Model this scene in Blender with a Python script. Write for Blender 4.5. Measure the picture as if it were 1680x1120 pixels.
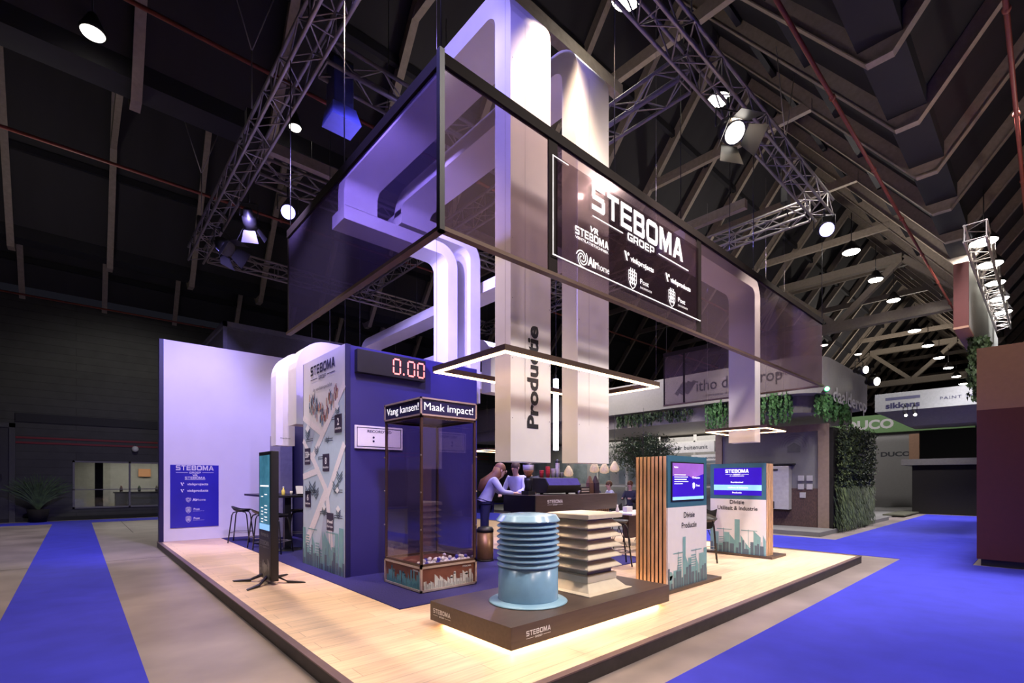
import bpy, bmesh, math, random
from math import sin, cos, pi, radians
from mathutils import Vector, Matrix

for o in list(bpy.data.objects): bpy.data.objects.remove(o, do_unlink=True)
SC = bpy.context.scene
COL = SC.collection

# ------------------------------------------------------------------ camera, world, exposure
cam_d = bpy.data.cameras.new('camera'); cam = bpy.data.objects.new('camera', cam_d); COL.objects.link(cam)
cam.location = (0, 0, 1.5)
cam.rotation_euler = (pi/2, 0, -math.atan2(.6687, .7436))
cam_d.sensor_width = 36; cam_d.lens = 36*795/1680
cam_d.shift_y = 227/1680
cam_d.clip_start = .05; cam_d.clip_end = 300
SC.camera = cam
W = bpy.data.worlds.new('world'); SC.world = W; W.use_nodes = True
W.node_tree.nodes['Background'].inputs[0].default_value = (.55, .55, .8, 1)
W.node_tree.nodes['Background'].inputs[1].default_value = .012
SC.view_settings.view_transform = 'Standard'; SC.view_settings.look = 'None'
SC.view_settings.gamma = 1; SC.view_settings.use_curve_mapping = False
SC.view_settings.exposure = 0.0
SC.cycles.use_denoising = True
SC.cycles.max_bounces = 7; SC.cycles.transparent_max_bounces = 24
SC.cycles.sample_clamp_indirect = 4; SC.cycles.caustics_reflective = False; SC.cycles.caustics_refractive = False

def light(kind, loc, target, energy, color, size=.3, angle=60, blend=.6, size_y=None):
    d = bpy.data.lights.new('light', kind); d.energy = energy; d.color = color
    if kind == 'SPOT': d.spot_size = radians(angle); d.spot_blend = blend; d.shadow_soft_size = size
    elif kind == 'AREA':
        d.size = size
        if size_y: d.shape = 'RECTANGLE'; d.size_y = size_y
    else: d.shadow_soft_size = size
    o = bpy.data.objects.new('light', d); COL.objects.link(o); o.location = loc
    if target is not None:
        o.rotation_euler = (Vector(target)-Vector(loc)).to_track_quat('-Z', 'Y').to_euler()
    return o
WARM = (1, .80, .62); BLUE = (.24, .2, 1); VIO = (.5, .42, 1); COOL = (.93, .94, 1)
# general hall light over aisles and stands, from added spots without fittings
light('SPOT', (4.5, -1.5, 9), (4.5, .3, 0), 2900, (1, .93, .9), .5, 85)
light('SPOT', (13, .5, 9), (13, .8, 0), 4700, (1, .95, .98), .5, 85)
light('SPOT', (24, 1.0, 9), (23, 1.0, 0), 6500, (1, .95, .98), .5, 90)
light('SPOT', (-2.6, 6, 9), (-1.2, 7.0, 0), 1250, (1, .93, .88), .5, 85)
light('SPOT', (-1.0, 17, 8.5), (-.6, 17, 0), 1700, (1, .95, .9), .5, 100)
light('SPOT', (13.5, 9.5, 8.4), (15.5, 8.5, 0), 1500, (1, .93, .88), .5, 110)
light('SPOT', (9.5, 1.0, 8.0), (16, 7.5, 2.0), 1100, (1, .93, .88), .4, 60)
light('SPOT', (19, 1.0, 8.5), (28, 4, 3.0), 3500, (1, .95, .92), .4, 70)
light('SPOT', (7, -1.0, 7.5), (12.5, -1.0, 3.0), 520, (1, .78, .55), .4, 60)
light('SPOT', (2, 19, 7.5), (1.5, 24.4, 1.5), 350, (1, .95, .9), .5, 110)
# added unseen uplights, standing in for lamp spill on the roof
light('SPOT', (8, 7.5, 7.4), (8.5, 6.5, 12), 200, (1, .90, .80), .3, 165)
light('SPOT', (20, 5, 7.2), (20, 5, 12), 520, (1, .90, .80), .3, 165)
light('SPOT', (38, 6, 7.2), (38, 6, 12), 1100, (1, .90, .80), .3, 165)
light('SPOT', (12, -1.5, 5.5), (13, -1.0, 12), 230, (1, .90, .82), .3, 150)
light('SPOT', (-1, 15, 6.5), (0, 16, 12), 90, (1, .92, .85), .3, 165)
light('SPOT', (-.2, 3.2, 6.4), (2.95, 3.5, 4.4), 1300, (.30, .26, 1), .1, 50)  # added blue lamp for the left side of the near duct
# lamps added to brighten the neighbouring and far stands, no fittings built
light('AREA', (16.8, 9.5, 3.3), (16.8, 9.5, 0), 260, (1, .95, .88), 5, size_y=3)
light('AREA', (17.0, 15, 3.3), (17.0, 15, 0), 260, (1, .95, .88), 6, size_y=3)
light('AREA', (12.5, 11, 5.5), (13.5, 9, 0), 170, (1, .93, .9), 2, size_y=2)
light('SPOT', (12.5, 5.5, 6), (16, 6.0, 1.5), 500, (1, .93, .9), .3, 70)
light('SPOT', (26, 9, 7.5), (33, 8, 2.5), 1600, (1, .95, .9), .3, 90)
# show lamps on the rig and added ones free around it: warm on the front of the stand, violet on the ducts and the back
light('SPOT', (3.6, 3.0, 6.4), (3.4, 3.2, 0), 700, (1, .72, .48), .12, 70)
light('SPOT', (2.1, 4.4, 6.4), (1.9, 4.6, 0), 1150, (1, .76, .52), .12, 75)
light('SPOT', (2.1, 9.5, 6.4), (2.1, 9.2, 0), 1000, (1, .78, .62), .12, 75)
light('SPOT', (6.4, 2.6, 6.4), (6.6, 3.0, 0), 1150, (1, .80, .60), .12, 75)
light('SPOT', (9.2, 2.6, 6.4), (9.0, 3.2, 0), 1150, (1, .84, .70), .12, 75)
light('SPOT', (7.5, 6.1, 6.4), (8.3, 7.0, 0), 1400, (1, .88, .8), .12, 80)
light('SPOT', (9.0, -1.0, 8.3), (3.7, 3.3, 2.6), 1000, (1, .78, .62), .1, 44)
light('SPOT', (1.2, -2.0, 7.5), (3.4, 3.3, 2.6), 380, (1, .76, .62), .1, 45)
light('SPOT', (9.5, -1.5, 6.0), (6.0, 3.1, 1.0), 900, (1, .85, .8), .1, 40)
light('SPOT', (3.2, 2.0, 6.25), (9.0, 3.9, 1.2), 1800, (1, .84, .8), .1, 28)
light('SPOT', (2.1, 9.2, 6.3), (2.6, 13.15, 2.8), 1150, (.38, .32, 1), .1, 85)
light('SPOT', (2.3, 7.5, 6.2), (2.6, 13.15, 1.4), 620, (.90, .70, 1), .1, 60)
light('SPOT', (1.5, 4.9, 5.6), (4.8, 7.6, 4.6), 2100, (.36, .28, 1), .1, 75)
light('SPOT', (1.0, 5.5, 5.2), (5.2, 7.2, 4.2), 900, (.6, .52, 1), .1, 60)
light('SPOT', (.6, 3.6, 6.3), (3.0, 4.4, 6.0), 380, (.38, .32, 1), .1, 60)
light('SPOT', (4.6, .8, 8.0), (3.4, 3.3, 6.0), 230, (.28, .22, 1), .1, 32)
light('SPOT', (2.1, 3.2, 6.25), (4.0, 8.0, 1.6), 1300, (.35, .28, 1), .1, 55)
light('SPOT', (6.0, 6.1, 6.25), (3.6, 3.7, 5.2), 900, BLUE, .1, 60)
light('SPOT', (10.6, 6.2, 6.25), (8.6, 3.4, 4.8), 1300, BLUE, .1, 45)
light('SPOT', (8.2, 8.8, 6.25), (5.6, 7.4, 1.2), 1200, (.5, .42, 1), .1, 60)
light('SPOT', (2.3, 13.0, 6.25), (1.95, 5.5, 4.0), 1400, BLUE, .1, 34)
light('SPOT', (0.3, 3.0, 5.5), (2.8, 7.4, 1.8), 800, (.85, .85, 1), .1, 32)

# ------------------------------------------------------------------ materials
MATS = {}
def mat(name, col, rough=.5, metal=0, emit=0, ecol=None, var=.08, scale=12, bump=0, coat=0, alpha=None, stretch=None, spec=None):
    if name in MATS: return MATS[name]
    m = bpy.data.materials.new(name); m.use_nodes = True; nt = m.node_tree; N = nt.nodes; L = nt.links
    p = N['Principled BSDF']
    tc = N.new('ShaderNodeTexCoord'); mp = N.new('ShaderNodeMapping'); L.new(tc.outputs['Object'], mp.inputs[0])
    if stretch: mp.inputs['Scale'].default_value = stretch
    nz = N.new('ShaderNodeTexNoise'); nz.inputs['Scale'].default_value = scale; nz.inputs['Detail'].default_value = 4
    L.new(mp.outputs[0], nz.inputs['Vector'])
    r = N.new('ShaderNodeValToRGB')
    r.color_ramp.elements[0].position = .3; r.color_ramp.elements[1].position = .7
    r.color_ramp.elements[0].color = tuple(c*(1-var) for c in col)+(1,)
    r.color_ramp.elements[1].color = tuple(min(1, c*(1+var)) for c in col)+(1,)
    L.new(nz.outputs['Fac'], r.inputs[0]); L.new(r.outputs[0], p.inputs['Base Color'])
    p.inputs['Roughness'].default_value = rough; p.inputs['Metallic'].default_value = metal
    if spec is not None: p.inputs['Specular IOR Level'].default_value = spec
    if coat: p.inputs['Coat Weight'].default_value = coat
    if emit:
        p.inputs['Emission Color'].default_value = tuple(ecol or col)+(1,); p.inputs['Emission Strength'].default_value = emit
    if bump:
        b = N.new('ShaderNodeBump'); b.inputs['Strength'].default_value = bump; b.inputs['Distance'].default_value = .01
        L.new(nz.outputs['Fac'], b.inputs['Height']); L.new(b.outputs[0], p.inputs['Normal'])
    if alpha is not None: p.inputs['Alpha'].default_value = alpha
    MATS[name] = m; return m
def brickmat(name, c1, c2, cm, rough, w, h, mortar=.01, rot=0, noise=(1, 12, 1), var=.12, axis=None, spec=None):
    m = mat(name, c1, rough, var=var, scale=3, stretch=noise, spec=spec); nt = m.node_tree; N = nt.nodes; L = nt.links
    p = N['Principled BSDF']; tc = [n for n in N if n.type == 'TEX_COORD'][0]; ramp = [n for n in N if n.type == 'VALTORGB'][0]
    mp = N.new('ShaderNodeMapping'); mp.inputs['Rotation'].default_value = axis or (0, 0, rot); L.new(tc.outputs['Object'], mp.inputs[0])
    b = N.new('ShaderNodeTexBrick'); L.new(mp.outputs[0], b.inputs['Vector'])
    b.inputs['Color1'].default_value = (1, 1, 1, 1); b.inputs['Color2'].default_value = tuple(min(1, y/x) for x, y in zip(c1, c2))+(1,)
    b.inputs['Mortar'].default_value = tuple(x/y for x, y in zip(cm, c1))+(1,)
    b.inputs['Scale'].default_value = 1; b.inputs['Brick Width'].default_value = w; b.inputs['Row Height'].default_value = h
    b.inputs['Mortar Size'].default_value = mortar
    mx = N.new('ShaderNodeMix'); mx.data_type = 'RGBA'; mx.blend_type = 'MULTIPLY'; mx.inputs[0].default_value = 1
    L.new(ramp.outputs[0], mx.inputs[6]); L.new(b.outputs['Color'], mx.inputs[7]); L.new(mx.outputs[2], p.inputs['Base Color'])
    return m
def glassy(name, tint, gloss=.12, rough=.05, gcol=(.9, .9, .9), diffuse=None, dfac=0, grough=None):
    if name in MATS: return MATS[name]
    m = bpy.data.materials.new(name); m.use_nodes = True; nt = m.node_tree; N = nt.nodes; L = nt.links
    out = N['Material Output']; N.remove(N['Principled BSDF'])
    t = N.new('ShaderNodeBsdfTransparent'); t.inputs[0].default_value = tuple(math.sqrt(c) for c in tint)+(1,)  # a pane has two faces
    g = N.new('ShaderNodeBsdfGlossy'); g.inputs[0].default_value = tuple(gcol)+(1,); g.inputs['Roughness'].default_value = rough
    fr = N.new('ShaderNodeLayerWeight'); fr.inputs['Blend'].default_value = .5
    pw = N.new('ShaderNodeMath'); pw.operation = 'POWER'; pw.inputs[1].default_value = 4.0; L.new(fr.outputs['Facing'], pw.inputs[0])
    mul = N.new('ShaderNodeMath'); mul.operation = 'MULTIPLY_ADD'; mul.inputs[1].default_value = .5; mul.inputs[2].default_value = gloss*.25
    L.new(pw.outputs[0], mul.inputs[0]); mul.use_clamp = True
    a = N.new('ShaderNodeMixShader'); L.new(mul.outputs[0], a.inputs[0]); L.new(t.outputs[0], a.inputs[1]); L.new(g.outputs[0], a.inputs[2])
    last = a
    if diffuse:
        nz = N.new('ShaderNodeTexNoise'); nz.inputs['Scale'].default_value = 2.2
        rr = N.new('ShaderNodeValToRGB'); rr.color_ramp.elements[0].color = tuple(c*.8 for c in diffuse)+(1,); rr.color_ramp.elements[1].color = tuple(min(1, c*1.2) for c in diffuse)+(1,)
        L.new(nz.outputs['Fac'], rr.inputs[0])
        d = N.new('ShaderNodeBsdfDiffuse'); L.new(rr.outputs[0], d.inputs[0])
        tl = N.new('ShaderNodeBsdfTranslucent'); L.new(rr.outputs[0], tl.inputs[0])
        dm = N.new('ShaderNodeMixShader'); dm.inputs[0].default_value = .4; L.new(d.outputs[0], dm.inputs[1]); L.new(tl.outputs[0], dm.inputs[2])
        b = N.new('ShaderNodeMixShader'); b.inputs[0].default_value = dfac
        L.new(a.outputs[0], b.inputs[1]); L.new(dm.outputs[0], b.inputs[2]); last = b
    L.new(last.outputs[0], out.inputs['Surface'])
    MATS[name] = m; return m

M_white = mat('duct_white', (.78, .76, .77), .38, var=.04, scale=3, coat=.1)
M_wallw = mat('wall_white', (.82, .80, .82), .6, var=.02, scale=2)
M_navy = mat('navy_paint', (.030, .024, .14), .55, var=.06, scale=2)
M_dkblue = mat('dark_navy', (.012, .01, .06), .5)
M_black = mat('black_metal', (.012, .011, .012), .4)
M_blackm = mat('black_matte', (.012, .010, .010), .8, spec=.2)
M_wood = brickmat('oak_planks', (.80, .57, .39), (.70, .49, .33), (.52, .36, .25), .42, 1.5, .19, .004, 0, (1, 14, 1), .13)
M_woodv = mat('oak_slat', (.72, .44, .24), .45, var=.25, scale=5, stretch=(3, 3, .6))
M_carpet = mat('navy_carpet', (.020, .016, .13), .95, var=.25, scale=60, bump=.4)
M_bluec = mat('blue_carpet', (.032, .034, .43), .85, var=.10, scale=3, stretch=(1, 1, 1), bump=.1, spec=.3)
M_plinth = mat('brown_laminate', (.075, .050, .040), .38, var=.15, scale=4, stretch=(1, 8, 8))
M_edge = mat('edge_brown', (.035, .026, .026), .5, var=.2)
M_trimtop = mat('edge_trim', (.20, .13, .13), .4, metal=.4)
M_led = mat('led_warm', (1, .8, .55), .5, emit=11, ecol=(1, .62, .32), var=0)
M_ledw = mat('led_white', (1, 1, 1), .5, emit=6, ecol=(.75, .72, 1), var=0)
M_alu = mat('truss_alu', (.32, .29, .28), .45, metal=.6, var=.1)
M_beam = mat('beam_beige', (.30, .25, .20), .6, var=.12)
M_roof = mat('roof_deck', (.013, .012, .015), .7, var=.3, scale=1.5, stretch=(1, .2, .2))
M_red = mat('red_pipe', (.22, .05, .035), .5)
M_ring = mat('ring_bronze', (.10, .06, .045), .45, metal=.4)
M_frame = mat('banner_frame', (.013, .009, .009), .7, spec=.1)
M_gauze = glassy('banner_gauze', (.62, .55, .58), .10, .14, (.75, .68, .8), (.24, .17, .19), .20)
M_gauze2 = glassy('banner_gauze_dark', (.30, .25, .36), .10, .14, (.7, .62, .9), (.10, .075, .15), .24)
M_logo_p = glassy('logo_pane', (.55, .48, .50), .25, .05, (.85, .75, .8), (.12, .08, .10), .05)
M_acryl = glassy('acrylic', (.90, .86, .92), .30, .03, (.9, .85, .95))
M_glass = glassy('window_glass', (.75, .78, .78), .15, .03)
M_bluev = mat('vent_blue', (.21, .38, .56), .24, var=.04, coat=.3)
M_bluer = mat('vent_ring_lit', (.27, .45, .64), .24, var=.03, coat=.3)  # drum blue made lighter for light falling on rings and cap
M_bluev2 = mat('vent_flange', (.28, .48, .64), .3, var=.03, coat=.3)
M_beige = mat('vent_beige', (.66, .57, .44), .38, var=.05, coat=.15)
M_txtw = mat('print_white', (.86, .84, .86), .6, var=0)
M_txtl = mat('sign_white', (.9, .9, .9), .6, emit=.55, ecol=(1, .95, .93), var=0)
M_txtk = mat('print_black', (.012, .012, .02), .6, var=0)
M_txtm = mat('print_grey_white', (.30, .29, .30), .6, var=0)
M_teal = mat('print_teal', (.04, .14, .21), .5, var=.04)
M_teal2 = mat('skyline_teal', (.19, .38, .41), .6, var=.06)
M_slate = mat('skyline_slate', (.10, .14, .19), .6, var=.06)
M_panelw = mat('panel_white', (.80, .76, .77), .5, var=.02)
M_screen = mat('screen_blue', (.02, .01, .2), .15, emit=.8, ecol=(.05, .01, .62), var=.3, scale=2)
M_screenl = mat('screen_light', (.3, .6, .95), .2, emit=.7, ecol=(.3, .62, 1), var=.02)
M_screenv = mat('screen_violet', (.3, .12, .5), .2, emit=.5, ecol=(.32, .12, .62), var=.2, scale=3)
M_screent = mat('screen_teal', (.08, .25, .35), .2, emit=.35, ecol=(.06, .28, .42), var=.5, scale=4)
M_stext = mat('screen_text', (1, 1, 1), .4, emit=.9, ecol=(1, 1, 1), var=0)
M_digit = mat('led_red', (1, .2, .15), .4, emit=2.4, ecol=(1, .22, .16), var=0)
M_poster = mat('poster_blue', (.03, .025, .42), .35, var=.15, scale=1)
M_mapb = mat('map_blue', (.52, .61, .72), .55, var=.03)
M_mapd = mat('map_grey', (.43, .48, .60), .55, var=.04)
M_sand = mat('light_sand', (.75, .74, .72), .5)
M_hallw = brickmat('hall_cladding', (.052, .052, .050), (.046, .046, .045), (.030, .030, .030), .75, 40, .28, .012, axis=(pi/2, 0, 0), noise=(1, 1, 1))
M_hallb = mat('hall_band', (.012, .012, .016), .7)
M_concrete = mat('concrete', (.25, .205, .197), .38, var=.28, scale=1.1, bump=.05)
M_gold = mat('bronze_bin', (.20, .11, .05), .35, metal=.6)
M_ball = mat('ball_white', (.85, .84, .88), .35)
M_ballb = mat('ball_blue', (.05, .05, .5), .35)
M_brownp = mat('machine_print', (.17, .055, .035), .45, var=.1)
M_leaf = mat('leaf_green', (.035, .065, .022), .6, var=.5, scale=9)
M_leafb = mat('leaf_bright', (.045, .13, .035), .6, var=.5, scale=9)
M_bark = mat('bark', (.06, .045, .03), .8)
M_mar = mat('maroon_panel', (.075, .013, .010), .55, var=.06)
M_sal = mat('salmon_panel', (.27, .15, .095), .6, var=.05)
M_grey = mat('fascia_grey', (.22, .205, .20), .6, var=.05)
M_greyd = mat('stand_grey', (.16, .155, .155), .6, var=.04)
M_green = mat('sign_green', (.05, .12, .03), .6)
M_skin = mat('skin', (.55, .33, .25), .5, var=.04)
M_kraft = mat('kraft_dark', (.05, .03, .04), .6)
M_cup = mat('paper_cup', (.75, .68, .62), .6)
M_cupr = mat('red_cup', (.7, .06, .06), .5)
M_lampw = mat('lamp_glow', (1, 1, 1), .5, emit=28, ecol=(1, .93, .8), var=0)
M_lampd = mat('lamp_glow_soft', (1, 1, 1), .5, emit=7, ecol=(1, .92, .8), var=0)
M_lampb = mat('lamp_glow_blue', (1, 1, 1), .5, emit=5, ecol=(.32, .30, 1), var=0)
M_lampg = mat('lamp_glow_green', (.2, 1, .4), .5, emit=10, ecol=(.1, 1, .35), var=0)
M_pend = mat('wood_pendant', (.70, .55, .38), .5, emit=.25, ecol=(1, .75, .45), var=.2, scale=20)

# ------------------------------------------------------------------ mesh helpers
class MB:
    def __init__(s): s.v = []; s.f = []; s.sm = []
    def add(s, vs, fs, smooth=False):
        n = len(s.v); s.v += [tuple(v) for v in vs]; s.f += [tuple(i+n for i in f) for f in fs]; s.sm += [smooth]*len(fs); return s
    def box(s, x0, x1, y0, y1, z0, z1):
        x0, x1 = sorted((x0, x1)); y0, y1 = sorted((y0, y1)); z0, z1 = sorted((z0, z1))
        return s.add([(x0,y0,z0),(x1,y0,z0),(x1,y1,z0),(x0,y1,z0),(x0,y0,z1),(x1,y0,z1),(x1,y1,z1),(x0,y1,z1)],
              [(0,3,2,1),(4,5,6,7),(0,1,5,4),(1,2,6,5),(2,3,7,6),(3,0,4,7)])
    def hexa(s, b, t):   # two quads: bottom ring, top ring
        n = len(b)
        return s.add(list(b)+list(t), [tuple(range(n))[::-1], tuple(range(n, 2*n))]+[(i, (i+1)%n, (i+1)%n+n, i+n) for i in range(n)])
    def beam(s, a, b, w, h, up=(0, 0, 1)):
        a = Vector(a); b = Vector(b); d = (b-a).normalized(); u = Vector(up)
        if abs(d.dot(u)) > .95: u = Vector((1, 0, 0)) if abs(d.x) < .9 else Vector((0, 1, 0))
        sd = d.cross(u).normalized(); u = sd.cross(d).normalized()
        q = lambda p: [p-sd*w/2-u*h/2, p+sd*w/2-u*h/2, p+sd*w/2+u*h/2, p-sd*w/2+u*h/2]
        return s.hexa(q(a), q(b))
    def tube(s, pts, r, n=8, caps=True):
        pts = [Vector(p) for p in pts]; rs = r if isinstance(r, (list, tuple)) else [r]*len(pts)
        base = len(s.v); prev = None
        for i, p in enumerate(pts):
            d = (pts[min(i+1, len(pts)-1)]-pts[max(i-1, 0)]).normalized()
            if prev is None:
                u = Vector((0, 0, 1)) if abs(d.z) < .9 else Vector((1, 0, 0)); a = d.cross(u).normalized()
            else: a = (prev-d*prev.dot(d)).normalized()
            prev = a; b = d.cross(a)
            s.v += [tuple(p+(a*cos(2*pi*k/n)+b*sin(2*pi*k/n))*rs[i]) for k in range(n)]
        for i in range(len(pts)-1):
            for k in range(n):
                s.f.append((base+i*n+k, base+i*n+(k+1)%n, base+(i+1)*n+(k+1)%n, base+(i+1)*n+k)); s.sm.append(True)
        if caps:
            s.f.append(tuple(base+k for k in range(n))[::-1]); s.f.append(tuple(base+(len(pts)-1)*n+k for k in range(n))); s.sm += [False, False]
        return s
    def lathe(s, c, prof, n=32, smooth=True, sx=1, sy=1):
        base = len(s.v)
        for r, z in prof:
            s.v += [(c[0]+r*sx*cos(2*pi*k/n), c[1]+r*sy*sin(2*pi*k/n), c[2]+z) for k in range(n)]
        for i in range(len(prof)-1):
            for k in range(n):
                s.f.append((base+i*n+k, base+i*n+(k+1)%n, base+(i+1)*n+(k+1)%n, base+(i+1)*n+k)); s.sm.append(smooth)
        s.f.append(tuple(base+k for k in range(n))[::-1]); s.f.append(tuple(base+(len(prof)-1)*n+k for k in range(n))); s.sm += [False, False]
        return s
    def ball(s, c, r, n=10, m=6, sc=(1, 1, 1)):
        base = len(s.v)
        for i in range(m+1):
            t = pi*i/m
            s.v += [(c[0]+r*sc[0]*sin(t)*cos(2*pi*k/n), c[1]+r*sc[1]*sin(t)*sin(2*pi*k/n), c[2]-r*sc[2]*cos(t)) for k in range(n)]
        for i in range(m):
            for k in range(n):
                s.f.append((base+i*n+k, base+i*n+(k+1)%n, base+(i+1)*n+(k+1)%n, base+(i+1)*n+k)); s.sm.append(True)
        return s
    def flat(s, fr, pts):   # polygon in a print frame
        return s.add([fr.p(*q) for q in pts], [tuple(range(len(pts)))])
    def rect(s, fr, a0, b0, a1, b1): return s.flat(fr, [(a0, b0), (a1, b0), (a1, b1), (a0, b1)])
    def line(s, fr, a, b, w):
        dx, dy = b[0]-a[0], b[1]-a[1]; l = math.hypot(dx, dy) or 1; nx, ny = -dy/l*w/2, dx/l*w/2
        return s.flat(fr, [(a[0]-nx, a[1]-ny), (b[0]-nx, b[1]-ny), (b[0]+nx, b[1]+ny), (a[0]+nx, a[1]+ny)])
    def disc(s, fr, c, r, n=16, sy=1): return s.flat(fr, [(c[0]+r*cos(2*pi*k/n), c[1]+r*sy*sin(2*pi*k/n)) for k in range(n)])
    def build(s, name, m, parent=None, loc=None, label=None, bevel=0):
        me = bpy.data.meshes.new(name); me.from_pydata(s.v, [], s.f); me.materials.append(m)
        if any(s.sm): me.polygons.foreach_set('use_smooth', s.sm)
        bm = bmesh.new(); bm.from_mesh(me); bmesh.ops.recalc_face_normals(bm, faces=bm.faces)
        if bevel: bmesh.ops.bevel(bm, geom=[e for e in bm.edges if len(e.link_faces) == 2 and e.calc_face_angle(0) > .6], offset=bevel, segments=2, affect='EDGES', profile=.7)
        bm.to_mesh(me); bm.free(); me.update()
        o = bpy.data.objects.new(name, me); COL.objects.link(o)
        if parent is not None:
            o.parent = parent
            if parent.type == 'EMPTY': o.location = -Vector(ORG.get(parent.name, (0, 0, 0)))
        if label: o['label'] = label
        return o
ORG = {}
class Fr:   # a printed surface: origin, right, up, thin offset along the normal
    def __init__(s, o, u, v, off=.003):
        s.u = Vector(u).normalized(); s.v = Vector(v).normalized(); s.n = s.u.cross(s.v); s.o = Vector(o)+s.n*off
    def p(s, a, b): return s.o+s.u*a+s.v*b
    def up(s, e): f = Fr(s.o, s.u, s.v, e); return f
TXT = {}
def glyphs(txt, bold, sp):
    k = (txt, bold, sp)
    if k not in TXT:
        c = bpy.data.curves.new('lettering', 'FONT'); c.body = txt; c.align_x = 'LEFT'; c.align_y = 'BOTTOM_BASELINE'; c.offset = bold
        c.resolution_u = 3; c.space_character = sp; c.fill_mode = 'FRONT'
        o = bpy.data.objects.new('lettering', c); COL.objects.link(o)
        me = bpy.data.meshes.new_from_object(o.evaluated_get(bpy.context.evaluated_depsgraph_get()))
        vs = [(v.co.x, v.co.y) for v in me.vertices]; fs = [tuple(p.vertices) for p in me.polygons]
        bpy.data.objects.remove(o); bpy.data.curves.remove(c); bpy.data.meshes.remove(me)
        TXT[k] = (vs, fs)
    return TXT[k]
def text(mb, fr, txt, a, b, w=None, h=None, bold=0, sp=1, align='C', shear=0, size=None):
    """letters centred on a (or left-aligned), baseline b, cap height h, total width w"""
    vs, fs = glyphs(txt, bold, sp)
    x0 = min(v[0] for v in vs); x1 = max(v[0] for v in vs)
    ch = .73; sy = (h or .1)/ch; sx = sy if w is None else w/(x1-x0)
    off = -(x0+x1)/2 if align == 'C' else -x0
    mb.add([fr.p(a+(x+off)*sx+y*sy*shear, b+y*sy) for x, y in vs], fs)
BLK = {'S': (1, [[(.1,1),(1,1),(1,.8),(.1,.8)], [(0,.9),(.24,.9),(.24,.5),(0,.5)], [(.1,1),(.24,1),(.24,.8),(0,.9)], [(.06,.6),(.94,.6),(.94,.4),(.06,.4)], [(.76,.5),(1,.5),(1,.1),(.76,.1)], [(0,.2),(.9,.2),(.9,0),(0,0)], [(.76,.2),(1,.1),(.9,0),(.76,0)]]),
 'T': (.95, [[(0,1),(1,1),(1,.8),(0,.8)], [(.38,.8),(.62,.8),(.62,0),(.38,0)]]),
 'E': (.95, [[(0,1),(.24,1),(.24,0),(0,0)], [(.24,1),(1,1),(1,.8),(.24,.8)], [(.24,.6),(.94,.6),(.94,.41),(.24,.41)], [(.24,.2),(1,.2),(1,0),(.24,0)]]),
 'B': (1, [[(0,1),(.24,1),(.24,0),(0,0)], [(.24,1),(.88,1),(.97,.9),(.97,.8),(.24,.8)], [(.24,.59),(.94,.59),(.94,.42),(.24,.42)], [(.24,.2),(1,.2),(1,.1),(.9,0),(.24,0)], [(.72,.8),(.97,.8),(.97,.59),(.72,.59)], [(.75,.42),(1,.42),(1,.2),(.75,.2)]]),
 'O': (1.12, [[(.2,1),(.8,1),(.93,.93),(1,.78),(0,.78),(.07,.93)], [(0,.78),(.22,.78),(.22,.22),(0,.22)], [(.78,.78),(1,.78),(1,.22),(.78,.22)], [(0,.22),(1,.22),(.93,.07),(.8,0),(.2,0),(.07,.07)]]),
 'M': (1.25, [[(0,1),(.2,1),(.2,0),(0,0)], [(.8,1),(1,1),(1,0),(.8,0)], [(.2,1),(.26,1),(.54,.3),(.54,0),(.44,0),(.2,.62)], [(.8,1),(.74,1),(.46,.3),(.46,0),(.56,0),(.8,.62)]]),
 'A': (1.12, [[(0,0),(.24,0),(.55,.84),(.64,1),(.36,1)], [(1,0),(.76,0),(.45,.84),(.36,1),(.64,1)], [(.2,.38),(.8,.38),(.74,.2),(.26,.2)]]),
 'G': (1.05, [[(.1,1),(1,1),(1,.8),(0,.8)], [(0,.8),(.23,.8),(.23,.2),(0,.2)], [(0,.2),(1,.2),(1,0),(.1,0)], [(.77,.2),(1,.2),(1,.55),(.77,.55)], [(.5,.55),(.77,.55),(.77,.38),(.5,.38)]]),
 'R': (1.02, [[(0,1),(.24,1),(.24,0),(0,0)], [(.24,1),(.9,1),(1,.9),(1,.8),(.24,.8)], [(.76,.8),(1,.8),(1,.5),(.76,.5)], [(.24,.5),(1,.5),(.92,.34),(.24,.34)], [(.6,.34),(.86,.34),(1.02,0),(.76,0)]]),
 'P': (1, [[(0,1),(.24,1),(.24,0),(0,0)], [(.24,1),(.9,1),(1,.9),(1,.8),(.24,.8)], [(.76,.8),(1,.8),(1,.45),(.76,.45)], [(.24,.45),(1,.45),(.92,.28),(.24,.28)]])}
def block(mb, fr, txt, a, b, w, h, gap=.17):
    tot = sum(BLK[c][0] for c in txt)+gap*(len(txt)-1); k = w/tot; x = a-w/2
    for c in txt:
        cw = BLK[c][0]
        for p in BLK[c][1]: mb.flat(fr, [(x+q*cw*k, b+r*h) for q, r in p])
        x += (cw+gap)*k
def steboma(mb, fr, a, b, w, sub=True):
    """logo: wide heavy word, a rule either side of GROEP; b = baseline of the word"""
    block(mb, fr, 'STEBOMA', a, b, w, w*.15)
    if sub:
        mb.rect(fr, a-w/2, b-w*.075, a-w*.19, b-w*.062); mb.rect(fr, a+w*.19, b-w*.075, a+w/2, b-w*.062)
        block(mb, fr, 'GROEP', a, b-w*.10, w*.3, w*.055)
def vmark(mb, fr, a, b, s):
    mb.flat(fr, [(a, b+s), (a+s*.42, b+s), (a+s*.72, b), (a+s*.42, b)]); mb.disc(fr, (a+s*.82, b+s*.82), s*.2, 10)
def spiral(mb, fr, a, b, r):
    for q in range(3):
        pr = None
        for k in range(13):
            t = q*2.09+k*.42; rr = r*(.22+.78*k/12)
            p = (a+rr*cos(t), b+rr*sin(t))
            if pr: mb.line(fr, pr, p, r*.13)
            pr = p
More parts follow.
